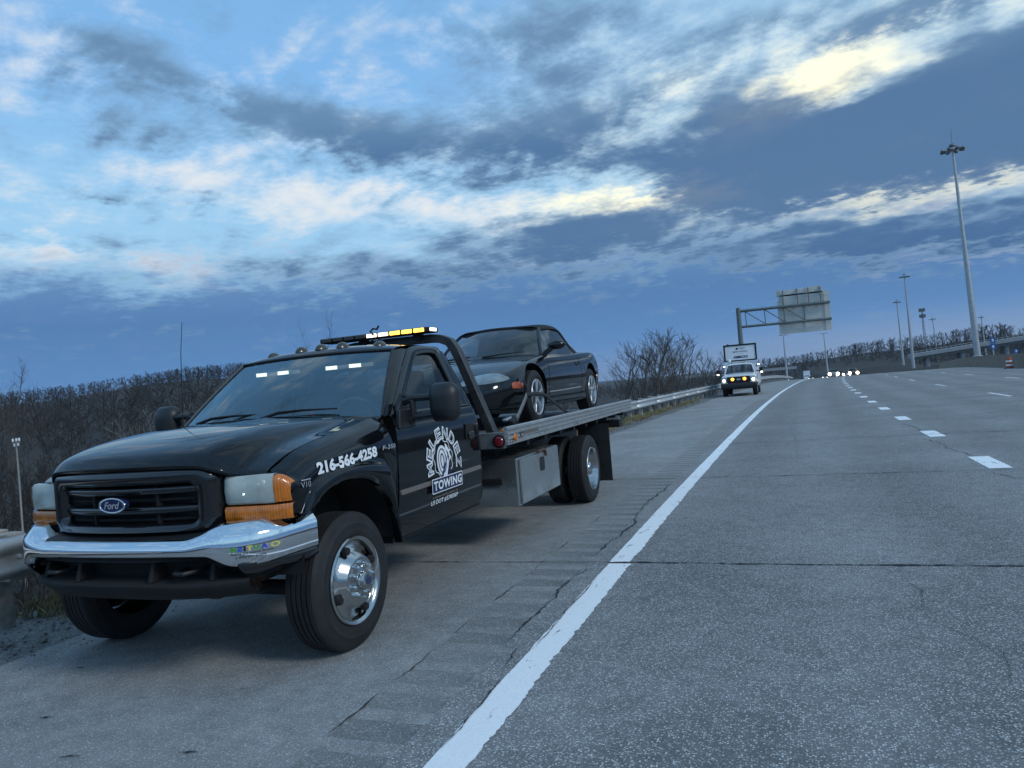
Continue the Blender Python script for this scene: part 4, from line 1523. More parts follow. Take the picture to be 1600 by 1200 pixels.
# hood: raised centre, shoulders stepping down beside the headlamps
HX = (0.0, 0.28, 0.52, 0.615, 0.70, 0.86)
hood_rows = [
    [(0, -0.775, 1.222), (0.28, -0.762, 1.220), (0.52, -0.728, 1.212), (0.615, -0.690, 1.185), (0.70, -0.622, 1.150), (0.86, -0.560, 1.142)],
    [(0, -0.775, 1.250), (0.28, -0.762, 1.248), (0.52, -0.725, 1.240), (0.615, -0.685, 1.212), (0.70, -0.615, 1.172), (0.86, -0.545, 1.163)],
    [(0, -0.700, 1.312), (0.28, -0.690, 1.310), (0.52, -0.655, 1.300), (0.620, -0.610, 1.266), (0.71, -0.545, 1.208), (0.86, -0.480, 1.196)],
    [(0, -0.480, 1.374), (0.28, -0.480, 1.371), (0.52, -0.460, 1.358), (0.630, -0.430, 1.326), (0.72, -0.390, 1.262), (0.865, -0.330, 1.250)],
    [(0, -0.180, 1.416), (0.28, -0.180, 1.413), (0.53, -0.180, 1.397), (0.645, -0.170, 1.358), (0.74, -0.150, 1.308), (0.868, -0.080, 1.298)],
    [(0, 0.140, 1.432), (0.28, 0.140, 1.429), (0.54, 0.150, 1.414), (0.665, 0.170, 1.392), (0.76, 0.200, 1.350), (0.872, 0.260, 1.340)],
    [(0, 0.360, 1.442), (0.28, 0.370, 1.439), (0.55, 0.410, 1.424), (0.685, 0.450, 1.406), (0.78, 0.490, 1.378), (0.88, 0.560, 1.372)],
]
hood = obj('hood', MB().grid(surf(sym_rows(hood_rows), 6, 5)), PB, TT, sharp=180)
# crease lines pressed into the hood
def on_surf(G, P):
    return P


# fenders with wheel openings
ARCH = [(-0.45, 0.905), (-0.395, 0.92), (-0.33, 0.945), (-0.27, 0.98), (-0.18, 1.01), (-0.05, 1.03), (0.12, 1.022), (0.27, 0.98), (0.395, 0.90), (0.485, 0.79), (0.535, 0.66), (0.55, 0.52)]
OUT = [(0.985, -0.515, 0.925), (0.982, -0.53, 1.02), (0.962, -0.53, 1.115), (0.875, -0.540, 1.158), (0.874, -0.47, 1.192), (0.876, -0.30, 1.258), (0.880, -0.02, 1.308), (0.885, 0.28, 1.346), (0.893, 0.60, 1.372), (0.990, 0.640, 1.17), (1.004, 0.600, 0.84), (0.985, 0.562, 0.52)]
VX = [0.0, 0.12, 0.30, 0.36, 0.62, 0.86, 1.0]
rows = []
for k in range(len(ARCH)):
    a = V3((1.028, ARCH[k][0], ARCH[k][1]))
    o_ = V3(OUT[k])
    top = 1.0 if 2 < k < 9 else 0.0
    r = []
    for v in VX:
        p = a.lerp(o_, v)
        if v == 0.0: x = 1.022
        elif v <= 0.12: x = 1.036
        elif v <= 0.30: x = 1.026 if k < 10 else 1.014
        elif v <= 0.36: x = 1.006
        elif v <= 0.62: x = 1.003 if not top else 0.998
        elif v <= 0.86: x = (0.965 if top else 0.998)
        else: x = o_.x
        r.append((x, p.y, p.z))
    rows.append(r)
fG = surf(rows, 5, 4)
inner = [[(p[0][0] - 0.05, p[0][1], p[0][2]) for p in fG]]
fm = MB().grid(fG)
lip = [[r[0] for r in fG], [(r[0][0] - 0.045, r[0][1], r[0][2]) for r in fG]]
fm.grid(lip)
fender_l = obj('fender', fm, PB, TT, sharp=60)
obj('fender', fm.mirror(), PB, TT, sharp=60)
BV = BVHTree.FromPolygons([tuple(p) for p in fm.v], fm.f)
for s_ in (1, -1):
    # wheel housing
    hs_ = MB().lathe([(0.50, -0.03), (0.50, -0.46), (0.1, -0.46)], (s_ * 1.0, 0.06, 0.56), 'x', 28, s_, R(0), R(180))
    obj('wheel_housing', hs_, FB, TT)

# inner body behind grille, engine bay block
obj('engine_bay', MB().bb(-0.60, 0.60, -0.56, 0.55, 0.62, 1.17), FB, TT, bevel=0.05)
obj('radiator', MB().bb(-0.585, 0.585, -0.645, -0.56, 0.84, 1.20), FB, TT)

# grille shell: rounded frame, then louvre bars
gw, gz0, gz1 = 0.615, 0.862, 1.222


def gy(x, base=-0.775, k=0.22):
    return base + k * (abs(x) / 0.62) ** 2.4 * 0.5


def ring_rows():
    loops = []
    for ins, dy, rad in ((0.0, 0.055, 0.07), (0.006, 0.0, 0.07), (0.03, -0.028, 0.065), (0.075, -0.022, 0.05), (0.098, 0.0, 0.045), (0.108, 0.07, 0.045)):
        bx = 0.095 if ins > 0.05 else ins * 1.2
        P = rrect(-gw + ins * 1.15, gw - ins * 1.15, gz0 + ins * 0.55, gz1 - ins * 0.85, rad, 6)
        Q = []
        n = len(P)
        for i in range(n):        # densify so that the curve in plan is followed
            a, b = P[i], P[(i + 1) % n]
            m_ = max(1, int(math.hypot(b[0] - a[0], b[1] - a[1]) / 0.08)) if False else (8 if i % 7 == 6 else 1)
            for j in range(m_):
                Q.append((a[0] + (b[0] - a[0]) * j / m_, a[1] + (b[1] - a[1]) * j / m_))
        loops.append([(x, gy(x) + dy, z) for x, z in Q])
    return loops


obj('grille_shell', MB().grid(ring_rows(), cv=True), GB, TT, sharp=70)
gr_ = obj('grille_mesh', MB().bb(-0.50, 0.50, -0.660, -0.645, 0.90, 1.19), FB, TT)
for i, zb_ in enumerate((1.100, 0.990)):
    rws = []
    for k in range(17):
        x = -0.495 + 0.99 * k / 16
        yb = gy(x) + 0.012
        rws.append([(x, yb + 0.07, zb_ + 0.030), (x, yb + 0.010, zb_ + 0.024), (x, yb, zb_ + 0.012), (x, yb, zb_ - 0.004), (x, yb + 0.012, zb_ - 0.018), (x, yb + 0.07, zb_ - 0.012)])
    obj('grille_bar', MB().grid(rws), GB, TT, sharp=50)
for zz in (1.150, 1.045, 0.935):
    rws = [[(x, gy(x) + 0.055, zz + 0.010), (x, gy(x) + 0.045, zz), (x, gy(x) + 0.055, zz - 0.010)] for x in [-0.49 + 0.98 * k / 12 for k in range(13)]]
    obj('louvre', MB().grid(rws), FB, TT)
for xx in (-0.24, 0.24):
    obj('grille_rib', MB().bb(xx - 0.008, xx + 0.008, gy(xx) + 0.035, gy(xx) + 0.12, 0.90, 1.19), FB, TT)
# emblem
el = [(0.093 * math.cos(R(a)), 1.036 + 0.040 * math.sin(R(a))) for a in range(0, 360, 12)]
em = obj('emblem', MB().prism(el, 'y', -0.815, -0.778), M['badge_blue'], TT, bevel=0.004)
rg = ring2d([(x * 1.06, 1.036 + (z - 1.036) * 1.09) for x, z in el], [(x * 0.93, 1.036 + (z - 1.036) * 0.88) for x, z in el])
obj('emblem_rim', MB().add([(x, -0.818, z) for x, z in rg[0]], rg[1]), CH, em, solid=0.006, fix=False)
tx = fit2d(text2d('Ford', 1, 0.02, 0.35), -0.058, 0.060, 1.018, 1.058)
obj('emblem_script', MB().add([(x, -0.8185, z) for x, z in tx[0]], tx[1]), M['badge_grey'], em, fix=False)

# headlamps
def lampy(x):
    t = max(0.0, (x - 0.62) / 0.38)
    return -0.640 + 0.040 * t + 0.060 * t ** 6


for s_ in (1, -1):
    hl = []
    zt, zb_ = 1.150, 0.992
    for k in range(13):
        x = 0.630 + (0.925 - 0.630) * k / 12
        yb = lampy(x)
        e = 0.012 if k == 0 else 0.003 if k == 12 else 0.0
        hl.append([(x, yb + 0.05, zt), (x, yb + 0.012 + e, zt - 0.002), (x, yb + e, zt - 0.018), (x, yb - 0.006 + e, (zt + zb_) / 2), (x, yb + e, zb_ + 0.014), (x, yb + 0.012 + e, zb_), (x, yb + 0.05, zb_)])
    m_ = MB().grid(hl)
    h_ = obj('headlight', m_ if s_ > 0 else m_.mirror(), M['lens_clear'], TT, sharp=50)
    yc = lampy(0.78) + 0.016
    rfm = MB().lathe([(0.068, 0.0), (0.060, -0.022), (0.040, -0.040), (0.018, -0.048), (0.0, -0.049)], (s_ * 0.775, yc, 1.07), 'y', 24, -1)
    obj('reflector', rfm, CH, h_)
    obj('bulb', MB().lathe([(0.0, -0.012), (0.012, -0.016), (0.014, -0.040)], (s_ * 0.775, yc, 1.07), 'y', 12, -1), M['white_vinyl'], h_)
    bk = MB()
    rowsb = []
    for k in range(9):
        xb = 0.634 + (0.922 - 0.634) * k / 8
        rowsb.append([(xb, lampy(xb) + 0.022, 1.147), (xb, lampy(xb) + 0.052, 1.13), (xb, lampy(xb) + 0.056, 1.01), (xb, lampy(xb) + 0.022, 0.995)])
    bk.grid(rowsb)
    obj('lamp_bowl', bk if s_ > 0 else bk.mirror(), M['alloy'], h_)
    sg = []
    for k in range(9):
        x = 0.927 + (1.0 - 0.927) * k / 8
        yb = lampy(x)
        ztk = zt - 0.004 - 0.05 * (k / 8) ** 2.2
        sg.append([(x, yb + 0.04, ztk), (x, yb + 0.006, ztk - 0.006), (x, yb - 0.002, ztk - 0.03), (x, yb - 0.004, (ztk + 0.992) / 2), (x, yb + 0.004, 0.996), (x, yb + 0.05, 0.992)])
    m_ = MB().grid(sg)
    obj('corner_lamp', m_ if s_ > 0 else m_.mirror(), M['lens_amber'], TT, sharp=60)
    tl = []
    for k in range(17):
        x = 0.630 + (1.004 - 0.630) * k / 16
        yb = lampy(x)
        tl.append([(x, yb + 0.05, 0.984), (x, yb + 0.004, 0.982), (x, yb - 0.004, 0.968), (x, yb - 0.004, 0.918), (x, yb + 0.004, 0.902), (x, yb + 0.05, 0.900)])
    m_ = MB().grid(tl)
    obj('turn_signal', m_ if s_ > 0 else m_.mirror(), M['lens_amber'], TT, sharp=50)
    m_ = MB().bb(0.618, 0.95, -0.530, -0.44, 0.89, 1.145)
    obj('lamp_housing', m_ if s_ > 0 else m_.mirror(), FB, TT)

# chrome bumper
def bump_rows():
    plan = crom([(0.0, -0.885, 0), (0.25, -0.880, 0), (0.50, -0.864, 0), (0.68, -0.838, 0), (0.79, -0.775, 0), (0.88, -0.695, 0), (0.945, -0.585, 0), (0.985, -0.46, 0), (1.010, -0.345, 0)], 6)
    out = []
    for i, p in enumerate(plan):
        t_ = (plan[min(i + 1, len(plan) - 1)] - plan[max(i - 1, 0)]).normalized()
        if i == 0: t_ = V3((1, 0, 0))
        nb = V3((-t_.y, t_.x, 0))
        w = sstep(0.50, 0.76, p.x)
        t = 0.842 + 0.068 * w + 0.008 * sstep(0.8, 1.0, p.x)
        s = 0.030 + 0.030 * w
        q = 0.748 - 0.066 * sstep(0.64, 0.80, p.x) + 0.016 * sstep(0.90, 1.02, p.x)
        def P(d, z): return (p.x + nb.x * d, p.y + nb.y * d, z)
        out.append([P(0.14 - 0.06 * sstep(0.95, 1.02, p.x), t + 0.004), P(s * 0.95 + 0.006, t + 0.001), P(s * 0.85, t - 0.004), P(0.008, t - s * 0.92), P(0.001, t - s - 0.008), P(0.0, (t - s + q) / 2), P(0.002, q + 0.022), P(0.012, q + 0.006), P(0.05, q)])
    return [[(-x, y0, z) for x, y0, z in r] for r in out[:0:-1]] + out


Gb = bump_rows()
obj('front_bumper', MB().grid(Gb), CH, TT, sharp=80)
obj('bumper_filler', MB().grid([[(x, y0, z) for y0, z in ((-0.66, 0.868), (-0.80, 0.852), (-0.83, 0.845))] for x in [-0.62 + 1.24 * k / 10 for k in range(11)]]), BP, TT)

# black valance below
vr = []
for k in range(25):
    x = -0.80 + 1.6 * k / 24
    a = abs(x)
    yb = -0.875 + 0.18 * (a / 0.80) ** 3
    zt = 0.748 if a < 0.66 else 0.70
    vr.append([(x, yb + 0.03, zt), (x, yb + 0.012, zt - 0.018), (x, yb + 0.12, zt - 0.028), (x, yb + 0.14, 0.625), (x, yb + 0.015, 0.612), (x, yb, 0.600), (x, yb + 0.004, 0.575), (x, yb + 0.05, 0.535), (x, yb + 0.09, 0.505), (x, yb + 0.14, 0.500)])
obj('front_valance', MB().grid(vr), FB, TT, sharp=60)
for s_ in (1, -1):
    for xx in (0.27, 0.62):
        yv = -0.875 + 0.18 * (xx / 0.8) ** 3
        m_ = MB().prism([(yv + 0.01, 0.612), (yv + 0.05, 0.735), (yv + 0.14, 0.735), (yv + 0.14, 0.612)], 'x', s_ * xx - 0.014, s_ * xx + 0.014)
        obj('valance_rib', m_, M['flat_black'], TT, bevel=0.01)
    obj('tow_hook', MB().tube([(s_ * 0.42, -0.70, 0.66), (s_ * 0.42, -0.80, 0.665), (s_ * 0.44, -0.84, 0.665), (s_ * 0.50, -0.84, 0.665), (s_ * 0.53, -0.80, 0.668), (s_ * 0.53, -0.70, 0.67)], 0.013, 8), SB, TT)
    m_ = MB()
    rr_ = []
    for k in range(9):
        x = 0.80 + 0.20 * k / 8
        yb = -0.80 + 0.42 * ((x - 0.80) / 0.20) ** 1.7
        rr_.append([(x, yb + 0.03, 0.70), (x - 0.012, yb + 0.07, 0.645), (x - 0.04, yb + 0.13, 0.585 + 0.05 * k / 8)])
    m_.grid(rr_)
    obj('lower_air_dam', m_ if s_ > 0 else m_.mirror(), M['gloss_black'], TT, solid=0.01)

# ---------------------------------------------------------------- cab
def SX(z):                              # half width of the greenhouse at height z
    return 0.955 - (z - 1.37) * 0.405


DZ = [0.525, 0.60, 0.70, 0.85, 1.0, 1.12, 1.22, 1.30, 1.345, 1.375]
DXs = [0.955, 0.988, 1.003, 1.010, 1.008, 1.002, 0.998, 0.988, 0.972, 0.955]
ZF = [(0.562, 0.525), (0.60, 0.84), (0.648, 1.17), (0.66, 1.30), (0.66, 1.375)]


def yfront(z):
    for (a, z0), (b, z1) in zip(ZF, ZF[1:]):
        if z <= z1: return a + (b - a) * (z - z0) / (z1 - z0)
    return ZF[-1][0]


rows = [[(x, yfront(z) + 0.008 + (2.035 - yfront(z)) * k / 8, z) for k in range(9)] for x, z in zip(DXs, DZ)]
win_in = [(0.86, 1.398), (1.005, 1.518), (1.20, 1.66), (1.36, 1.775), (1.45, 1.83), (1.55, 1.852), (1.70, 1.862), (1.80, 1.858), (1.845, 1.825), (1.862, 1.70), (1.872, 1.55), (1.876, 1.398)]
seam = [(0.672, 1.378), (0.90, 1.548), (1.10, 1.695), (1.27, 1.815), (1.375, 1.885), (1.52, 1.912), (1.70, 1.918), (1.86, 1.912), (1.955, 1.875), (1.99, 1.72), (2.015, 1.55), (2.035, 1.378)]
wsE = [(0.645, 1.385, 0.905), (0.80, 1.548, 0.842), (0.975, 1.705, 0.785), (1.105, 1.815, 0.745), (1.19, 1.875, 0.718)]


def P3(q, off=0.0):
    return (SX(q[1]) + off, q[0], q[1])


WI = crom([P3(q, 0.002) for q in win_in], 4)
SEm = crom([P3(q) for q in seam], 4)
mid = [tuple(V3(a).lerp(V3(b), 0.35) + V3((0.008, 0, 0))) for a, b in zip(WI, SEm)]
mid2 = [tuple(V3(a).lerp(V3(b), 0.75) + V3((0.010, 0, 0))) for a, b in zip(WI, SEm)]
wi_in = [tuple(V3(a) + V3((-0.035, 0, 0))) for a in WI]
dm = MB().grid(rows)
dm.grid([wi_in, WI, mid, mid2, SEm])
beltr = [[(0.955, 0.672 + (2.035 - 0.672) * k / 20, 1.378) for k in range(21)], [(0.962, 0.672 + (2.035 - 0.672) * k / 20, 1.388) for k in range(21)], [(0.953, 0.80 + (1.90 - 0.80) * k / 20, 1.402) for k in range(21)], [(0.915, 0.80 + (1.90 - 0.80) * k / 20, 1.402) for k in range(21)]]
dm.grid(beltr)
door_objs = {}
for s_ in (1, -1):
    d_ = obj('door', dm if s_ > 0 else dm.mirror(), PB, TT, sharp=40)
    door_objs[s_] = d_
    # window glass
    gl = MB()
    inn = [V3(p) + V3((-0.02, 0, 0)) for p in WI]
    low_ = [V3((0.93, inn[0].y + (inn[-1].y - inn[0].y) * k / (len(inn) - 1), 1.395)) for k in range(len(inn))]
    gl.grid([inn, [a.lerp(b, 0.5) for a, b in zip(inn, low_)], low_])
    obj('window', gl if s_ > 0 else gl.mirror(), M['glass_side'], d_)
    wt = MB().tube([V3(p) + V3((0.0, 0, 0)) for p in WI], 0.009, 6)
    obj('window_seal', wt if s_ > 0 else wt.mirror(), BP, d_)
    # body side moulding
    ml = MB()
    rr_ = []
    for y0 in (0.612, 0.63, 0.70, 1.3, 1.9, 2.02):
        w = 0.010 if y0 < 0.62 else 0.018
        rr_.append([(1.008, y0, 0.845 - w), (1.022, y0, 0.845 - w * 0.9), (1.026, y0, 0.845), (1.022, y0, 0.845 + w * 0.9), (1.008, y0, 0.845 + w)])
    ml.grid(rr_)
    ml.f.append((0, 1, 2, 3, 4))
    obj('side_moulding', ml if s_ > 0 else ml.mirror(), M['trim_grey'], d_, sharp=60)
    hd = MB().bb(1.000, 1.012, 1.80, 1.945, 1.09, 1.235)
    hb = obj('handle_recess', hd if s_ > 0 else hd.mirror(), FB, d_, bevel=0.01)
    hd = MB().prism(rrect(1.815, 1.93, 1.105, 1.165, 0.02), 'x', 1.012, 1.032)
    obj('door_handle', hd if s_ > 0 else hd.mirror(), GB, d_, bevel=0.006)

# cab shell: pillars, roof, back corners
sh = MB()
WS = crom([(x, y0, z) for y0, z, x in wsE], 5)
SEa = crom([P3(q, -0.004) for q in seam[:5]], 5)
n_ = min(len(WS), len(SEa))
sh.grid([[V3(a) + V3((-0.03, 0.03, 0)) for a in WS[:n_]], WS[:n_], [V3(a).lerp(V3(b), 0.5) + V3((0.014, -0.01, 0.006)) for a, b in zip(WS, SEa)], SEa[:n_], [V3(a) + V3((-0.04, 0, 0)) for a in SEa[:n_]]])
# rear quarter corner behind the door
def qc(dy, ins):
    lo = [(x - ins, 2.043 + dy, z) for x, z in zip(DXs, DZ)]
    hi = [(SX(q[1]) - ins, q[0] + 0.008 + dy, q[1]) for q in seam[:7:-1]]
    return crom(lo + hi[1:], 2)


sh.grid([qc(0, 0.03), qc(0, 0), qc(0.05, 0.004), qc(0.09, 0.03), qc(0.11, 0.08)])
# roof
rr_ = []
RX = (0.0, 0.30, 0.52, 0.655, 0.725)
for y0, zc, ze, yedge in ((1.135, 1.893, 1.878, 1.19), (1.165, 1.915, 1.893, 1.225), (1.23, 1.942, 1.905, 1.285), (1.40, 1.962, 1.916, 1.42), (1.70, 1.968, 1.920, 1.70), (1.95, 1.960, 1.913, 1.93), (2.07, 1.938, 1.890, 2.0), (2.14, 1.885, 1.850, 2.06), (2.155, 1.83, 1.80, 2.09)):
    row = []
    for x in RX:
        t = (x / 0.725) ** 2.6
        row.append((x, y0 + (yedge - y0) * t, zc + (ze - zc) * t))
    rr_.append(row)
sh.grid(surf(sym_rows(rr_), 4, 4))
m2_ = MB()
for nm in (1,):
    pass
# mirror the pillar and corner strips
half = MB(); half.v = list(sh.v); half.f = list(sh.f)
cab = obj('cab_shell', sh.both(), PB, TT, sharp=50)
# back wall with window
bw = MB()
bw.add([(-0.93, 2.152, 0.55), (0.93, 2.152, 0.55), (0.93, 2.152, 1.38), (-0.93, 2.152, 1.38), (-0.70, 2.148, 1.86), (0.70, 2.148, 1.86), (-0.62, 2.15, 1.43), (0.62, 2.15, 1.43), (0.56, 2.148, 1.78), (-0.56, 2.148, 1.78)],
       [(0, 1, 2, 3), (3, 2, 7, 6), (2, 5, 8, 7), (5, 4, 9, 8), (4, 3, 6, 9)])
obj('back_panel', bw, PB, TT, fix=False)
obj('back_window', MB().add([(-0.62, 2.146, 1.43), (0.62, 2.146, 1.43), (0.56, 2.144, 1.78), (-0.56, 2.144, 1.78)], [(0, 1, 2, 3)]), M['glass_side'], TT)
# windshield, wrap and black edge
wr = []
for v in range(9):
    t = v / 8
    row = []
    for u in range(-8, 9):
        a = u / 8
        # bottom edge (cowl) to top edge
        bx, by, bz_ = 0.905 * a, 0.475 + 0.17 * abs(a) ** 2.2, 1.428 - 0.043 * abs(a) ** 2
        tx_, ty, tz = 0.718 * a, 1.135 + 0.055 * abs(a) ** 2.2, 1.893 - 0.018 * abs(a) ** 2
        p = V3((bx, by, bz_)).lerp(V3((tx_, ty, tz)), t)
        p += V3((0, -0.022, 0.018)) * math.sin(math.pi * t) * (1 - a * a * 0.6)
        row.append(tuple(p))
    wr.append(row)
wsG = surf(wr, 1, 1)
obj('windshield', MB().grid(wsG), M['glass_windshield'], TT, sharp=180)
edge = [wsG[0][j] for j in range(len(wsG[0]))]
obj('windshield_seal', MB().tube([V3(p) + V3((0, -0.004, 0.004)) for p in wsG[-1]], 0.010, 6).tube([V3(r[0]) + V3((0, -0.004, 0)) for r in wsG], 0.012, 6).tube([V3(r[-1]) + V3((0, -0.004, 0)) for r in wsG], 0.012, 6), BP, TT)
# cowl
cw = []
for u in range(-10, 11):
    a = u / 10
    hy = 0.375 + 0.19 * abs(a) ** 2
    cw.append([(0.88 * a, hy - 0.02, 1.405 - 0.06 * a * a), (0.89 * a, hy + 0.03, 1.418 - 0.055 * a * a), (0.90 * a, 0.470 + 0.17 * abs(a) ** 2.2, 1.424 - 0.045 * a * a), (0.90 * a, 0.56 + 0.14 * abs(a) ** 2.2, 1.40 - 0.045 * a * a)])
obj('cowl', MB().grid(cw), BP, TT)
obj('firewall', MB().bb(-0.90, 0.90, 0.60, 0.66, 0.55, 1.36), FB, TT)
obj('cab_floor', MB().bb(-0.93, 0.93, 0.60, 2.14, 0.50, 0.56), FB, TT)
# interior
obj('dashboard', MB().grid([[(x, y0, z - 0.02 * (x / 0.85) ** 2) for y0, z in ((0.62, 1.385), (0.75, 1.40), (0.92, 1.395), (1.0, 1.36), (1.02, 1.25), (1.0, 1.0))] for x in [-0.86 + 1.72 * k / 12 for k in range(13)]]), M['interior_pale'], TT)
stw = MB().tube([(0.40 + 0.19 * math.cos(a), 1.16 - 0.09 * math.sin(a), 1.36 + 0.165 * math.sin(a)) for a in [2 * math.pi * k / 28 for k in range(29)]], 0.014, 8, caps=False)
stw.beam((0.24, 1.16, 1.36), (0.56, 1.16, 1.36), 0.04, 0.02).tube([(0.40, 1.16, 1.36), (0.40, 1.0, 1.28)], 0.03, 8)
obj('steering_wheel', stw, M['interior'], TT)
for xx, w in ((0.42, 0.26), (-0.36, 0.42)):
    m_ = MB().box((xx, 1.62, 0.98), (2 * w, 0.5, 0.2))
    st_o = obj('seat', m_, M['interior'], TT, bevel=0.06, seg=3)
    m_ = MB().box((xx, 1.93, 1.28), (2 * w, 0.16, 0.62), Matrix.Rotation(R(-10), 3, 'X'))
    obj('seat_back', m_, M['interior'], st_o, bevel=0.06, seg=3)
    m_ = MB().box((xx, 1.99, 1.64), (0.26, 0.10, 0.17), Matrix.Rotation(R(-8), 3, 'X'))
    obj('headrest', m_, M['interior'], st_o, bevel=0.04, seg=3)
obj('headliner', MB().grid(surf(sym_rows([[(x, y0, z - 0.03) for x, y0, z in r] for r in rr_[1:8]]), 1, 1)), M['interior'], TT)
obj('pendant', MB().lathe([(0.0, 0.028), (0.025, 0.015), (0.028, 0), (0.02, -0.02), (0, -0.028)], (0.20, 0.80, 1.435), 'z', 12), M['lens_red'], TT)
# warning bars behind the glass
for x0, x1 in ((-0.565, -0.13), (0.12, 0.56)):
    r_ = obj('visor_light_bar', MB().bb(x0, x1, 1.16, 1.20, 1.765, 1.800), FB, TT)
    n = 20
    for k in range(n):
        a = x0 + (x1 - x0) * k / n
        b = x0 + (x1 - x0) * (k + 0.72) / n
        lit = k % 10 < 5
        obj('led', MB().bb(a, b, 1.152, 1.160, 1.768, 1.797), M['led_white'] if lit else M['led_dim'], r_)

# roof clearance lamps
for x, y0 in ((-0.52, 1.345), (-0.20, 1.30), (0.0, 1.295), (0.20, 1.30), (0.52, 1.345)):
    zc = 1.944 - 0.03 * (x / 0.6) ** 2
    m_ = MB().lathe([(0.048, 0.0), (0.047, 0.012), (0.036, 0.034), (0.020, 0.047), (0.0, 0.052)], (x, y0, zc), 'z', 14)
    m_.v = [(p[0], y0 + (p[1] - y0) * 1.5, p[2]) for p in m_.v]
    obj('roof_marker_lamp', m_, M['lens_smoke'], TT)

# wipers
for base, tip, off in (((-0.60, 0.49, 1.425), (-0.02, 0.535, 1.452), 0.0), ((0.02, 0.46, 1.432), (0.60, 0.56, 1.452), 0)):
    p0, p1 = V3(base), V3(tip)
    w_ = obj('wiper', MB().tube([p0, p0.lerp(p1, 0.25) + V3((0, -0.01, 0.03)), p0.lerp(p1, 0.55) + V3((0, -0.012, 0.03))], [0.014, 0.011, 0.007], 6), FB, TT)
    obj('wiper_blade', MB().tube([p0.lerp(p1, 0.1) + V3((0, -0.005, 0.02)), p0.lerp(p1, 0.55) + V3((0, -0.01, 0.028)), p1 + V3((0, -0.004, 0.012))], [0.006, 0.010, 0.005], 6), FB, w_)
# washer jets and hood crease lines
obj('antenna', MB().tube([(-0.905, 0.655, 1.36), (-0.905, 0.66, 1.42), (-0.905, 0.662, 1.46), (-0.905, 0.70, 2.0), (-0.903, 0.735, 2.245)], [0.016, 0.012, 0.004, 0.0028, 0.0022], 6), FB, TT)

# tow mirrors
for s_ in (1, -1):
    Gm = []
    prof_ = [(0.0, 0.10), (0.006, 0.065), (0.03, 0.02), (0.07, 0.0), (0.115, 0.004)]   # depth back, inset
    for dy, ins in reversed(prof_):
        Pm = rrect(1.165 + ins, 1.392 - ins, 1.302 + ins, 1.588 - ins, min(0.075, (0.227 - 2 * ins) / 2 - 0.001), 6)
        Gm.append([(x, 0.80 + dy, z) for x, z in Pm])
    m_ = MB().grid(Gm, cv=True)
    n = len(Gm[0])
    m_.f.append(tuple(range((len(Gm) - 1) * n, len(Gm) * n)))
    m_.f.append(tuple(range(n)))
    mr = obj('side_mirror', m_ if s_ > 0 else m_.mirror(), BP, TT, sharp=60)
    m_ = MB().prism([(0.74, 1.385), (0.95, 1.40), (0.99, 1.505), (0.93, 1.54), (0.80, 1.46)], 'x', 0.90, 0.965)
    m_.prism([(0.70, 1.28), (0.94, 1.28), (0.97, 1.42), (0.72, 1.42)], 'x', 0.965, 1.005)
    obj('mirror_bracket', m_ if s_ > 0 else m_.mirror(), BP, mr, bevel=0.012)
    m_ = MB().tube([(0.96, 0.86, 1.475), (1.03, 0.86, 1.492), (1.20, 0.86, 1.490)], [0.034, 0.026, 0.024], 8).tube([(0.99, 0.86, 1.330), (1.05, 0.86, 1.355), (1.20, 0.86, 1.362)], [0.034, 0.026, 0.024], 8)
    m_.tube([(0.985, 0.86, 1.31), (1.035, 0.86, 1.36), (1.035, 0.86, 1.47), (0.97, 0.86, 1.52)], 0.026, 8)
    obj('mirror_arm', m_ if s_ > 0 else m_.mirror(), BP, mr)
    m_ = MB().prism(rrect(1.19, 1.37, 1.325, 1.565, 0.05), 'y', 0.905, 0.918)
    obj('mirror_glass', m_ if s_ > 0 else m_.mirror(), CH, mr)

# ---------------------------------------------------------------- wheels
def tyre_prof(r, w, rim):
    h = w / 2
    P = [(rim, h - 0.012), (rim + 0.012, h - 0.004), (rim + 0.05, h + 0.004), (rim + 0.062, h + 0.001), (r - 0.075, h + 0.006), (r - 0.07, h + 0.002), (r - 0.035, h - 0.004), (r - 0.012, h - 0.014), (r - 0.002, h - 0.026)]
    tread = []
    n = 4
    seg_w = (w - 0.052) / (n + 1)
    x = h - 0.026
    for k in range(n):
        x -= seg_w * 0.86
        tread += [(r, x), (r - 0.011, x - 0.001), (r - 0.011, x - seg_w * 0.26), (r, x - seg_w * 0.27)]
        x -= seg_w * 0.14
    return P + tread + [(a, -b) for a, b in reversed(P)]


TR, TW, RIM = 0.417, 0.225, 0.258


def tyre(parent, x, y0, s_):
    return obj('tyre', MB().lathe(tyre_prof(TR, TW, RIM - 0.006), (x, y0, TR - 0.003), 'x', 56, s_), M['rubber'], parent, sharp=35)


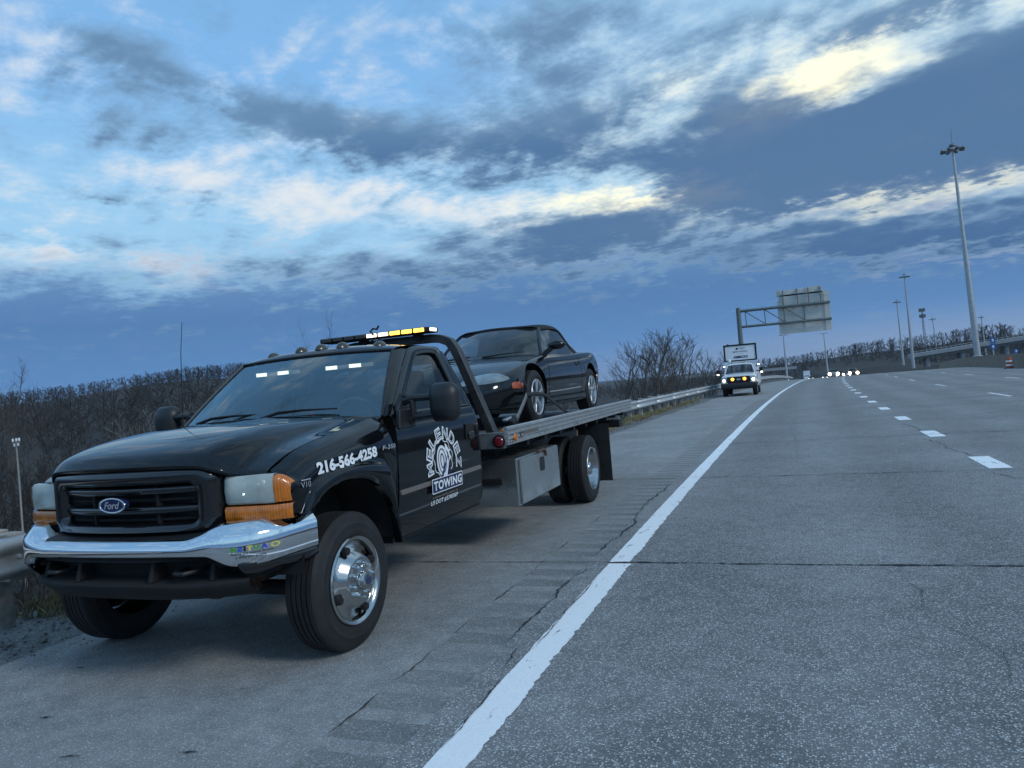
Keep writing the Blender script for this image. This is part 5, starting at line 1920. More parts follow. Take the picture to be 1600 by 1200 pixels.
def front_wheel(s_):
    x = s_ * (1.006 - TW / 2)
    t = tyre(TT, x, 0, s_)
    t.name = 'front_wheel'
    c_ = (x, 0, TR - 0.003)
    wm = M['wheel_metal']
    P = [(RIM + 0.012, TW / 2 + 0.004), (RIM + 0.006, TW / 2 + 0.014), (RIM - 0.010, TW / 2 + 0.010), (RIM - 0.022, TW / 2 - 0.006), (RIM - 0.030, TW / 2 - 0.030), (RIM - 0.050, TW / 2 - 0.028), (RIM - 0.085, TW / 2 - 0.004), (0.150, TW / 2 + 0.032), (0.138, TW / 2 + 0.040), (0.118, TW / 2 + 0.036), (0.085, TW / 2 + 0.040), (0.062, TW / 2 + 0.046), (0.058, TW / 2 + 0.075), (0.050, TW / 2 + 0.088), (0.0, TW / 2 + 0.092)]
    r_ = obj('rim', MB().lathe(P, c_, 'x', 56, s_), wm, t, sharp=50)
    for k in range(8):                                             # hand holes
        a = 2 * math.pi * (k + 0.5) / 8
        if k % 2: continue
        cc = (x + s_ * (TW / 2 + 0.0045), 0.204 * math.cos(a), TR + 0.204 * math.sin(a))
        m_ = MB().lathe([(0.0, 0.012), (0.022, 0.012), (0.025, 0.004), (0.026, -0.02)], cc, 'x', 16, s_)
        obj('hand_hole', m_, FB, r_)
    for k in range(10):
        a = 2 * math.pi * k / 10 + 0.2
        cc = (x + s_ * (TW / 2 + 0.036), 0.102 * math.cos(a), TR + 0.102 * math.sin(a))
        obj('lug_nut', MB().lathe([(0.0, 0.036), (0.009, 0.034), (0.0135, 0.022), (0.015, 0.0)], cc, 'x', 8, s_), CH, r_)
    cc = (x + s_ * (TW / 2 + 0.0925), 0, TR)
    m_ = MB().lathe([(0.0, 0.001), (0.028, 0.001), (0.030, -0.006)], cc, 'x', 20, s_)
    obj('hub_badge', m_, M['badge_blue'], r_)


front_wheel(1); front_wheel(-1)
WBy = 5.127


def rear_wheel(s_):
    for x, outer in ((s_ * (1.185 - TW / 2), True), (s_ * (1.185 - TW / 2 - 0.285), False)):
        t = tyre(TT, x, WBy, s_)
        t.name = 'rear_wheel'
        c_ = (x, WBy, TR - 0.003)
        P = [(RIM + 0.012, TW / 2 + 0.002), (RIM + 0.004, TW / 2 + 0.010), (RIM - 0.014, TW / 2 + 0.004), (RIM - 0.026, TW / 2 - 0.03), (RIM - 0.040, TW / 2 - 0.12), (0.185, TW / 2 - 0.150), (0.150, TW / 2 - 0.135), (0.09, TW / 2 - 0.130), (0.085, TW / 2 - 0.04), (0.07, TW / 2 - 0.02), (0.0, TW / 2 - 0.015)]
        r_ = obj('rim', MB().lathe(P, c_, 'x', 40, s_), M['wheel_metal'], t, sharp=50)
        if outer:
            for k in range(10):
                a = 2 * math.pi * k / 10
                cc = (x + s_ * (TW / 2 - 0.135), WBy + 0.12 * math.cos(a), TR + 0.12 * math.sin(a))
                obj('lug_nut', MB().lathe([(0.0, 0.036), (0.011, 0.034), (0.015, 0.0)], cc, 'x', 8, s_), CH, r_)
    fl = MB().bb(0.86, 1.285, WBy + 0.60, WBy + 0.612, 0.17, 0.92)
    obj('mud_flap', fl if s_ > 0 else fl.mirror(), M['rubber'], TT)


rear_wheel(1); rear_wheel(-1)
for s_ in (1, -1):
    obj('frame_rail', MB().bb(s_ * 0.43 - 0.04, s_ * 0.43 + 0.04, -0.45, 7.05, 0.60, 0.80), SB, TT, bevel=0.01)
    obj('subframe_rail', MB().bb(s_ * 0.43 - 0.05, s_ * 0.43 + 0.05, 2.45, 7.1, 0.805, 0.985), SB, TT, bevel=0.01)
obj('front_axle', MB().tube([(-0.85, 0.0, 0.40), (-0.6, 0, 0.36), (0.6, 0, 0.36), (0.85, 0, 0.40)], 0.05, 8), SB, TT)
obj('steering_link', MB().tube([(-0.7, -0.18, 0.40), (0.45, -0.2, 0.42)], 0.022, 8), M['rust'], TT)
obj('leaf_spring', MB().beam((0.42, -0.55, 0.47), (0.42, 0.55, 0.47), 0.07, 0.05).beam((-0.42, -0.55, 0.47), (-0.42, 0.55, 0.47), 0.07, 0.05), M['rust'], TT)
obj('rear_axle', MB().tube([(-0.8, WBy, 0.417), (0.8, WBy, 0.417)], 0.075, 10), SB, TT)
obj('differential', MB().lathe([(0.0, -0.2), (0.12, -0.18), (0.19, 0.0), (0.12, 0.18), (0.0, 0.2)], (0, WBy, 0.417), 'y', 16), SB, TT)
obj('drive_shaft', MB().tube([(0, 1.8, 0.58), (0, WBy - 0.15, 0.42)], 0.045, 8), SB, TT)
obj('fuel_tank', MB().bb(-0.85, -0.5, 2.4, 3.6, 0.42, 0.76), SB, TT, bevel=0.04)
obj('rear_cross_beam', MB().bb(-1.16, 1.18, 6.86, 7.05, 0.79, 0.895), SB, TT, bevel=0.008)
obj('tilt_cylinder', MB().tube([(0.3, 3.4, 0.75), (0.3, 5.6, 0.9)], 0.06, 10), SB, TT)

# ---------------------------------------------------------------- tool boxes
for s_ in (1, -1):
    m_ = MB().bb(0.60, 1.135, 2.585, 3.87, 0.392, 0.842)
    tb_ = obj('tool_box', m_ if s_ > 0 else m_.mirror(), M['box_metal'], TT, bevel=0.008)
    m_ = MB().bb(1.1365, 1.158, 2.64, 3.38, 0.405, 0.825)
    d_ = obj('tool_box_door', m_ if s_ > 0 else m_.mirror(), M['box_metal'], tb_, bevel=0.006)
    m_ = MB().bb(1.1365, 1.150, 3.40, 3.86, 0.40, 0.835)
    obj('tool_box_panel', m_ if s_ > 0 else m_.mirror(), M['box_metal'], tb_, bevel=0.006)
    m_ = MB().prism(rrect(3.20, 3.34, 0.64, 0.78, 0.03), 'x', 1.1585, 1.163)
    obj('latch', m_ if s_ > 0 else m_.mirror(), M['steel_black'], tb_, bevel=0.004)
    m_ = MB().tube([(1.165, 3.15, 0.84), (1.165, 3.30, 0.852), (1.168, 3.37, 0.835), (1.165, 3.39, 0.78)], 0.016, 8)
    obj('strap_hook', m_ if s_ > 0 else m_.mirror(), M['rust'], tb_)
    m_ = MB().bb(0.66, 0.98, 2.574, 2.584, 0.60, 0.66)
    obj('vent_slot', m_ if s_ > 0 else m_.mirror(), FB, tb_)

# ---------------------------------------------------------------- flatbed
BX, BY0, BY1, DZK = 1.20, 2.255, 7.69, 1.062
dk_ = obj('bed_deck', MB().bb(-1.165, 1.165, BY0 + 0.06, BY1, DZK - 0.045, DZK), M['grey_steel'], TT)
for s_ in (1, -1):
    prof_ = [(1.166, 0.998), (1.200, 0.998), (1.203, 1.008), (1.203, 1.029), (1.186, 1.032), (1.186, 1.043), (1.203, 1.048), (1.203, 1.071), (1.186, 1.074), (1.186, 1.085), (1.203, 1.090), (1.203, 1.113), (1.186, 1.116), (1.186, 1.127), (1.203, 1.132), (1.203, 1.152), (1.196, 1.160), (1.166, 1.160)]
    m_ = MB().prism(prof_, 'y', BY0, BY1)
    rl = obj('side_rail', m_ if s_ > 0 else m_.mirror(), M['aluminium'], TT, sharp=30)
    m_ = MB().bb(1.168, 1.204, BY1 - 0.02, BY1 + 0.05, 1.0, 1.157)
    obj('rail_end_cap', m_ if s_ > 0 else m_.mirror(), M['aluminium'], rl, bevel=0.01)
    m_ = MB().lathe([(0.0, 0.022), (0.028, 0.018), (0.036, 0.004), (0.038, 0.0)], (s_ * 1.203, 2.43, 1.052), 'x', 16, s_)
    obj('side_marker', m_, M['lens_amber'], rl)
    m_ = MB().tube([(1.206, 2.62, 1.11), (1.206, 2.575, 1.085), (1.206, 2.575, 1.065), (1.206, 2.63, 1.035)], [0.003, 0.012, 0.012, 0.003], 6)
    for k in range(13):
        y0 = 2.66 + k * 0.035
        m_.bb(1.2035, 1.2055, y0, y0 + 0.027, 1.055 + (0.004 if k % 3 else 0), 1.096 - (0.005 if k % 2 else 0))
    obj('maker_decal', m_ if s_ > 0 else m_.mirror(), M['trim_grey'], rl, fix=False)
    for y0, z0 in ((2.30, 1.018), (2.36, 1.018), (4.4, 1.022), (4.52, 1.022)):
        obj('rivet', MB().lathe([(0.0, 0.006), (0.008, 0.004), (0.010, 0)], (s_ * 1.2035, y0, z0), 'x', 8, s_), SB, rl)
    lp = MB().lathe([(0.0, 0.020), (0.035, 0.016), (0.046, 0.006), (0.050, 0.0)], (s_ * 1.115, BY0 - 0.003, 1.035), 'y', 18, -1)
    bz_ = obj('front_marker', lp, M['lens_red'], TT)
    obj('marker_grommet', MB().lathe([(0.05, 0.010), (0.060, 0.008), (0.062, 0.0), (0.05, 0.0)], (s_ * 1.115, BY0 - 0.002, 1.035), 'y', 18, -1), FB, bz_)
obj('bed_front_beam', MB().bb(-1.165, 1.1655, BY0, BY0 + 0.062, 0.97, 1.115), M['grey_steel'], TT, bevel=0.006)
for k in range(9):
    y0 = 2.9 + k * 0.55
    obj('cross_member', MB().bb(-1.15, 1.15, y0, y0 + 0.06, 0.94, 1.016), SB, TT)
# the headache hoop and light bar
sec_ = [(-0.42, -0.55), (0.42, -0.55), (0.42, 0.55), (-0.42, 0.55)]
hoop = [(0.975, 2.50, 1.06), (0.83, 2.50, 1.45), (0.70, 2.50, 1.80), (0.655, 2.50, 1.905), (0.60, 2.50, 1.985), (0.52, 2.50, 2.022), (0.42, 2.50, 2.036), (0.0, 2.50, 2.04)]
hp = hoop + [(-x, y0, z) for x, y0, z in hoop[-2::-1]]
hpo = obj('cab_guard_hoop', MB().tube(hp, 0.095, sec=sec_), M['hoop_steel'], TT, bevel=0.008, sharp=40)
for s_ in (1, -1):
    obj('hoop_foot', MB().bb(s_ * 0.985 - 0.11, s_ * 0.985 + 0.11, 2.41, 2.62, DZK, DZK + 0.025), SB, hpo, bevel=0.006)
obj('guard_mesh_bar', MB().beam((-0.82, 2.50, 1.46), (0.82, 2.50, 1.46), 0.05, 0.05).beam((-0.92, 2.50, 1.22), (0.92, 2.50, 1.22), 0.05, 0.05), SB, hpo)
lx0, lx1, ly, lz = -0.70, 0.50, 2.38, 2.098
lb = obj('light_bar', MB().bb(lx0, lx1, ly - 0.10, ly + 0.10, lz - 0.014, lz + 0.034), FB, TT, bevel=0.012)
mods = 9
for k in range(mods):
    a = lx0 + 0.03 + (lx1 - lx0 - 0.06) * k / mods
    b = lx0 + 0.03 + (lx1 - lx0 - 0.06) * (k + 0.84) / mods
    mt = M['lens_smoke'] if k < 4 else M['led_white'] if k in (4, 5) else M['led_amber']
    obj('lamp_module', MB().bb(a, b, ly - 0.112, ly - 0.1005, lz - 0.006, lz + 0.028), mt, lb, bevel=0.004)
obj('end_lamp', MB().bb(lx1 + 0.0005, lx1 + 0.012, ly - 0.09, ly + 0.04, lz - 0.004, lz + 0.026), M['led_white'], lb, bevel=0.004)
for x in (-0.30, 0.30):
    obj('mount_foot', MB().bb(x - 0.04, x + 0.04, ly + 0.03, ly + 0.10, 2.03, lz - 0.014), SB, lb)
obj('cable_loop', MB().tube([(-0.08, ly - 0.115, lz + 0.01), (-0.11, ly - 0.12, lz + 0.05), (-0.08, ly - 0.115, lz + 0.075), (-0.045, ly - 0.11, lz + 0.065), (-0.02, ly - 0.11, lz + 0.095)], 0.010, 6).tube([(-0.12, ly - 0.115, lz - 0.02), (-0.06, ly - 0.12, lz - 0.06), (-0.01, ly - 0.115, lz - 0.03)], 0.008, 6), FB, lb)
# winch under the hoop
obj('winch_drum', MB().lathe([(0.0, -0.2), (0.10, -0.2), (0.10, -0.18), (0.06, -0.17), (0.06, 0.17), (0.10, 0.18), (0.10, 0.2), (0.0, 0.2)], (0, 2.62, DZK + 0.12), 'x', 18), SB, TT)

# ---------------------------------------------------------------- lettering on the truck
DB = BVHTree.FromPolygons([tuple(p) for p in dm.v], dm.f)


def on_side(name, VF, material, parent, tree, off=0.004):
    V, F = VF
    vs = []
    for y0, z in V:
        h = tree.ray_cast(V3((2.0, y0, z)), V3((-1, 0, 0)))
        x = h[0].x if h[0] is not None else 1.0
        vs.append((x + off, y0, z))
    # pieces stay flat enough: lift to the local maximum so that nothing sinks into the curve
    return obj(name, MB().add(vs, F), material, parent, fix=False, sharp=180)


def shear_y(VF, k, z0):
    return [(a + k * (b - z0), b) for a, b in VF[0]], VF[1]


ph = fit2d(text2d('216-566-4258', 1, 0.045), -0.296, 0.365, 1.100, 1.172, 0.030)
on_side('phone_number', ph, M['white_vinyl'], fender_l, BV, 0.006)
b_ = fit2d(text2d('F-350', 1, 0.03, 0.2, spacing=1.1), 0.435, 0.635, 1.162, 1.192)
on_side('model_badge', b_, M['badge_grey'], fender_l, BV, 0.008)
b_ = fit2d(text2d('V10', 1, 0.0, 0.1), -0.455, -0.372, 1.048, 1.080)
on_side('engine_badge', b_, M['badge_grey'], fender_l, BV, 0.007)
on_side('engine_badge_bar', poly2d([(-0.448, 1.087), (-0.368, 1.087), (-0.368, 1.093), (-0.448, 1.093)]), M['badge_grey'], fender_l, BV, 0.007)
dr = door_objs[1]
# arched name: each letter outlined
word = 'MELENDEZ'
cyL, czL, ryL, rzL = 1.345, 0.975, 0.255, 0.222
for k, ch in enumerate(word):
    a = R(188 - k * (196 / 7))
    V, F = fit2d(text2d(ch, 1, 0.0), -0.040, 0.040, -0.042, 0.042)
    Vb, Fb = fit2d(text2d(ch, 1, 0.055), -0.049, 0.049, -0.051, 0.051)
    rot_ = a - math.pi / 2
    cc = (cyL + ryL * math.cos(a), czL + rzL * math.sin(a))
    f2 = lambda p: (cc[0] + p[0] * math.cos(rot_) - p[1] * math.sin(rot_), cc[1] + p[0] * math.sin(rot_) + p[1] * math.cos(rot_))
    lt = on_side('logo_letter', ([f2(p) for p in Vb], Fb), M['white_vinyl'], dr, DB, 0.0045)
    Vn, Fn = fit2d(text2d(ch, 1, -0.018), -0.035, 0.035, -0.037, 0.037)
    on_side('letter_fill', ([f2(p) for p in Vn], Fn), M['navy_vinyl'], lt, DB, 0.0058)
# gear outline
def gear(r1, r2, n=9, ph0=0.0, cy=1.325, cz=1.00, sy=0.165, sz=0.150):
    P = []
    for k in range(n * 8):
        t = 2 * math.pi * k / (n * 8)
        w = max(-1, min(1, 2.2 * math.sin(n * t + ph0)))
        r = r1 + r2 * w
        P.append((cy + sy * r * math.cos(t), cz + sz * r * math.sin(t)))
    return P


on_side('logo_gear', ring2d(gear(1.0, 0.055), gear(0.945, 0.055)), M['white_vinyl'], dr, DB)
def ell(cy, cz, a, b, rot=0, n=28):
    return [(cy + a * math.cos(t) * math.cos(rot) - b * math.sin(t) * math.sin(rot), cz + a * math.cos(t) * math.sin(rot) + b * math.sin(t) * math.cos(rot)) for t in [2 * math.pi * k / n for k in range(n)]]


on_side('logo_tyre', poly2d(ell(1.31, 0.985, 0.098, 0.120)), M['white_vinyl'], dr, DB, 0.0045)
for a, b, w in ((0.070, 0.098, 0.010), (0.034, 0.060, 0.012)):
    on_side('logo_tyre_ring', ring2d(ell(1.305, 0.985, a, b), ell(1.305, 0.985, a - w, b - w)), M['navy_vinyl'], dr, DB, 0.006)
for k, (a, b) in enumerate((((1.40, 1.02), (1.26, 0.862)), ((1.425, 1.0), (1.33, 0.862)), ((1.44, 0.97), (1.39, 0.862)))):
    on_side('logo_road_stripe', poly2d([(a[0], a[1]), (a[0] + 0.008, a[1]), (b[0] + 0.034, b[1]), (b[0] - 0.004, b[1])]), M['navy_vinyl'] if k != 1 else M['white_vinyl'], dr, DB, 0.0065 + 0.0004 * k)
on_side('logo_hook', poly2d([(1.375, 1.115), (1.40, 1.105), (1.43, 1.065), (1.455, 1.06), (1.44, 1.035), (1.46, 1.00), (1.44, 0.975), (1.425, 1.0), (1.415, 1.04), (1.39, 1.06), (1.375, 1.075)]), M['white_vinyl'], dr, DB, 0.006)
on_side('logo_plate_border', poly2d(rrect(1.062, 1.604, 0.758, 0.870, 0.010, 3)), M['white_vinyl'], dr, DB, 0.0245)
on_side('logo_plate', poly2d(rrect(1.070, 1.596, 0.765, 0.863, 0.008, 3)), M['navy_vinyl'], dr, DB, 0.0257)
V, F = fit2d(text2d('TOWING', 1, 0.035, spacing=1.08), 1.085, 1.582, 0.779, 0.850)
on_side('plate_lettering', (V, F), M['white_vinyl'], dr, DB, 0.0270)
mm = MB()
q = [(1.10 + 0.032 * k, 0.718) for k in range(14)]
Vq, Fq = [], []
for k, (a, b) in enumerate(q):
    o_ = len(Vq)
    w = 0.026 if k % 4 else 0.018
    Vq += [(a, b), (a + w, b), (a + w, b + 0.012), (a, b + 0.012)]
    Fq.append((o_, o_ + 1, o_ + 2, o_ + 3))
on_side('small_print', (Vq, Fq), M['trim_grey'], dr, DB, 0.004)
V, F = fit2d(text2d('US DOT #3390369', 1, 0.012, 0.15), 1.070, 1.545, 0.668, 0.706)
on_side('dot_number', (V, F), M['white_vinyl'], dr, DB, 0.004)

# bumper sticker: coloured letters running backwards, two lines of small black print
BB_ = BVHTree.FromPolygons([tuple(p) for r in Gb for p in r], [(i * len(Gb[0]) + j, i * len(Gb[0]) + j + 1, (i + 1) * len(Gb[0]) + j + 1, (i + 1) * len(Gb[0]) + j) for i in range(len(Gb) - 1) for j in range(len(Gb[0]) - 1)])
bump_o = [o for o in TT.children if o.name.startswith('front_bumper')][0]


def on_front(name, VF, material, parent, off=0.004):
    vs = []
    for x, z in VF[0]:
        h = BB_.ray_cast(V3((x, -2.0, z)), V3((0, 1, 0)))
        vs.append((x, (h[0].y if h[0] is not None else -0.8) - off, z))
    return obj(name, MB().add(vs, VF[1]), material, parent, fix=False, sharp=180)


mat('sticker_green', (0.06, 0.30, 0.05), 0.5); mat('sticker_blue', (0.02, 0.07, 0.45), 0.5); mat('sticker_yellow', (0.62, 0.55, 0.08), 0.5); mat('sticker_ink', (0.01, 0.01, 0.012), 0.6)
cols = {'M': 'sticker_green', 'S': 'sticker_blue', 'I': 'sticker_ink', 'T': 'sticker_yellow', 'U': 'sticker_green', 'A': 'sticker_blue'}
x = 0.775
for ch in 'MSITUA':
    w = {'M': 0.026, 'I': 0.009}.get(ch, 0.021)
    V, F = fit2d(text2d(ch, 1, 0.05), 0, w, 0.766, 0.792)
    on_front('sticker_letter', ([(x + w - a, b) for a, b in V], F), M[cols[ch]], bump_o)
    x += w + 0.0035
on_front('sticker_ribbon', ring2d(ell(x + 0.016, 0.778, 0.012, 0.014), ell(x + 0.016, 0.778, 0.007, 0.009)), M['sticker_yellow'], bump_o)
V, F = fit2d(text2d('Seeing the world from', 1, 0.0), 0.778, 0.925, 0.746, 0.762)
on_front('sticker_print', (V, F), M['sticker_ink'], bump_o)
V, F = fit2d(text2d('a different angle', 1, 0.0), 0.795, 0.905, 0.727, 0.742)
on_front('sticker_print', (V, F), M['sticker_ink'], bump_o)

# ------------------------------------------------------------------ the convertible on the bed
CY, CZ = 3.27, DZK
CV_ = thing('convertible_car', 'dark convertible coupe with black soft top strapped on the flatbed', 'car', (0, CY + 2.2, CZ))
CP = mat('car_paint', (0.006, 0.0075, 0.0085), 0.3, 0.0, 1.0, spec=0.0, crough=0.04, cior=1.5)
mat('marker_orange', (0.42, 0.085, 0.03), 0.25, 0, 0.6)
ST = [  # l, half width, z bottom, z mid, z shoulder, z top
    (0.00, 0.34, 0.25, 0.35, 0.39, 0.405), (0.05, 0.54, 0.19, 0.37, 0.445, 0.468), (0.18, 0.69, 0.165, 0.40, 0.515, 0.550), (0.42, 0.80, 0.16, 0.43, 0.595, 0.645),
    (0.75, 0.848, 0.165, 0.46, 0.68, 0.735), (1.10, 0.862, 0.17, 0.48, 0.735, 0.80), (1.45, 0.866, 0.17, 0.49, 0.775, 0.845), (2.0, 0.868, 0.17, 0.50, 0.795, 0.86),
    (2.7, 0.868, 0.17, 0.51, 0.815, 0.87), (3.2, 0.866, 0.17, 0.53, 0.835, 0.885), (3.65, 0.855, 0.18, 0.55, 0.85, 0.905), (4.0, 0.825, 0.22, 0.56, 0.845, 0.91), (4.22, 0.76, 0.28, 0.56, 0.81, 0.88), (4.34, 0.66, 0.34, 0.54, 0.74, 0.80), (4.38, 0.50, 0.40, 0.52, 0.66, 0.70)]


def car_sec(l, w, zb, zm, zs, zt):
    pts = [(0.0, zb + 0.02), (w * 0.80, zb + 0.01), (w * 0.93, zb + 0.012), (w * 0.972, zb + 0.06), (w * 0.975, (zb + zm) / 2), (w, zm), (w * 0.985, zm + (zs - zm) * 0.55), (w * 0.93, zs), (w * 0.84, zs + (zt - zs) * 0.45), (w * 0.55, zs + (zt - zs) * 0.88), (0.0, zt)]
    return [(x, CY + l, CZ + z) for x, z in pts]


half = [car_sec(*s_) for s_ in ST]
Gc = surf(half, 5, 3)
full_ = []
for r in Gc:
    full_.append([V3((-p[0], p[1], p[2])) for p in r[:0:-1]] + list(r))
cb = MB().grid(full_)
nC = len(full_[0])
cb.f.append(tuple(range(nC))[::-1]); cb.f.append(tuple(range((len(full_) - 1) * nC, len(full_) * nC)))
body = obj('car_body', cb, CP, CV_, sharp=40)
HUB = (4.20, 6.715)
HZ = CZ + 0.31
cutm = MB()
for hy in HUB:
    for s_ in (1, -1):
        cutm.lathe([(0.0, -0.30), (0.372, -0.30), (0.372, 0.20), (0.0, 0.20)], (s_ * 0.82, hy, HZ + 0.026), 'x', 36, s_)
cut = obj('arch_cutter', cutm, FB)
bo = body.modifiers.new('arch', 'BOOLEAN')
bo.operation = 'DIFFERENCE'; bo.object = cut; bo.solver = 'EXACT'
dg = bpy.context.evaluated_depsgraph_get()
me = bpy.data.meshes.new_from_object(body.evaluated_get(dg))
body.modifiers.clear()
old = body.data
body.data = me
me.name = 'car_body'
me.shade_smooth()
me.set_sharp_from_angle(angle=R(38))
bpy.data.objects.remove(cut)
CB = BVHTree.FromPolygons([tuple(p) for p in cb.v], [f for f in cb.f])


def patch(name, outline, material, parent, direction, tree, off=0.004, rings=5, org=None):
    """outline in (u,v): 'y' -> (x,z) cast along +y ; 'x' -> (y,z) cast along -x"""
    cu = sum(p[0] for p in outline) / len(outline); cv_ = sum(p[1] for p in outline) / len(outline)
    G_ = []
    for k in range(rings + 1):
        t = 0.02 + 0.98 * k / rings
        row = []
        for u, v in outline:
            a, b = cu + (u - cu) * t, cv_ + (v - cv_) * t
            if direction == 'y':
                h = tree.ray_cast(V3((a, CY - 2, b)), V3((0, 1, 0)))
            else:
                h = tree.ray_cast(V3((2, a, b)), V3((-1, 0, 0)))
            if h[0] is None:
                row.append(V3((a, CY + 0.3, b)) if direction == 'y' else V3((0.8, a, b)))
            else:
                row.append(h[0] + h[1] * off * (1 if h[1].dot(V3((0, -1, 0)) if direction == 'y' else V3((1, 0, 0))) > 0 else -1))
        G_.append(row)
    return G_


def patch_obj(name, outline, material, parent, direction, off=0.004, both=True, dens=3):
    o_ = crom([(a, b, 0) for a, b in outline] + [(outline[0][0], outline[0][1], 0)], dens)[:-1]
    G_ = patch(name, [(p.x, p.y) for p in o_], material, parent, direction, CB, off)
    m_ = MB().grid(G_, cv=True)
    r_ = [obj(name, m_, material, parent, fix=False, sharp=180)]
    if both:
        r_.append(obj(name, m_.mirror(), material, parent, fix=False, sharp=180))
    return r_


Zc = lambda z: CZ + z
for o_ in patch_obj('headlight', [(0.24, Zc(0.492)), (0.46, Zc(0.490)), (0.66, Zc(0.505)), (0.742, Zc(0.530)), (0.725, Zc(0.562)), (0.63, Zc(0.600)), (0.50, Zc(0.608)), (0.36, Zc(0.588)), (0.27, Zc(0.545))], M['car_lens'], CV_, 'y', 0.006):
    pass
patch_obj('side_marker', [(CY + 0.34, Zc(0.432)), (CY + 0.52, Zc(0.432)), (CY + 0.53, Zc(0.492)), (CY + 0.35, Zc(0.492))], M['marker_orange'], CV_, 'x', 0.006)
patch_obj('air_intake', [(-0.28, Zc(0.24)), (0.28, Zc(0.24)), (0.32, Zc(0.33)), (-0.32, Zc(0.33))], FB, CV_, 'y', 0.004, both=False)
# shut lines and trim, with the sill's silvery reflection laid on as a strip
def side_line(P, w, name, material, off=0.003):
    Pd = crom([(a, b, 0) for a, b in P], 5)
    A, B = [], []
    for i, p in enumerate(Pd):
        t = (Pd[min(i + 1, len(Pd) - 1)] - Pd[max(i - 1, 0)]).normalized()
        n = V3((-t.y, t.x, 0)) * w / 2
        for q, L_ in ((p + n, A), (p - n, B)):
            h = CB.ray_cast(V3((2, q.x, q.y)), V3((-1, 0, 0)))
            L_.append((h[0].x + off if h[0] is not None else 0.86, q.x, q.y))
    m_ = MB().grid([A, B])
    obj(name, m_, material, CV_, fix=False); obj(name, m_.mirror(), material, CV_, fix=False)


side_line([(CY + 1.42, Zc(0.27)), (CY + 1.40, Zc(0.5)), (CY + 1.50, Zc(0.775))], 0.010, 'door_gap', FB)
side_line([(CY + 2.84, Zc(0.27)), (CY + 2.90, Zc(0.5)), (CY + 2.86, Zc(0.80))], 0.010, 'door_gap', FB)
side_line([(CY + 1.42, Zc(0.355)), (CY + 2.1, Zc(0.36)), (CY + 2.86, Zc(0.375))], 0.014, 'sill_gleam', M['badge_grey'])
side_line([(CY + 1.30, Zc(0.72)), (CY + 2.2, Zc(0.745)), (CY + 3.6, Zc(0.79))], 0.006, 'belt_line', FB)
# windshield and soft top
wr = []
for v in range(7):
    t = v / 6
    row = []
    for u in range(-8, 9):
        a = u / 8
        p = V3((0.715 * a, CY + 1.30 + 0.30 * abs(a) ** 2.2, CZ + 0.822 - 0.015 * a * a)).lerp(V3((0.555 * a, CY + 1.96 + 0.10 * abs(a) ** 2, CZ + 1.215 - 0.035 * a * a)), t)
        p += V3((0, -0.02, 0.02)) * math.sin(math.pi * t)
        row.append(p)
    wr.append(row)
obj('windshield', MB().grid(wr), M['glass_car'], CV_, sharp=180)
for s_ in (0, -1):
    obj('pillar', MB().tube([r[s_] for r in wr], [0.022] * 7, 8), CP, CV_)
obj('header_rail', MB().tube([V3(p) + V3((0, 0.01, 0.004)) for p in wr[-1]], 0.02, 8), M['soft_top'], CV_)
tops = [(1.97, 1.222, 0.555, 1.185, 2.06), (2.15, 1.250, 0.575, 1.205, 2.2), (2.5, 1.272, 0.585, 1.215, 2.5), (2.85, 1.262, 0.590, 1.190, 2.82), (3.10, 1.20, 0.600, 1.10, 3.02), (3.32, 1.09, 0.625, 0.985, 3.20), (3.55, 0.935, 0.66, 0.88, 3.42), (3.62, 0.90, 0.67, 0.865, 3.48)]
tr_ = []
for l, zc, w, ze, le in tops:
    tr_.append([(0, CY + l, CZ + zc), (w * 0.5, CY + l, CZ + zc - 0.006), (w * 0.85, CY + l * 0.7 + le * 0.3, CZ + zc * 0.75 + ze * 0.25), (w, CY + le, CZ + ze), (w + 0.02, CY + le, CZ + ze - 0.03)])
stp = obj('soft_top', MB().grid(surf(sym_rows(tr_), 4, 3)), M['soft_top'], CV_, sharp=60)
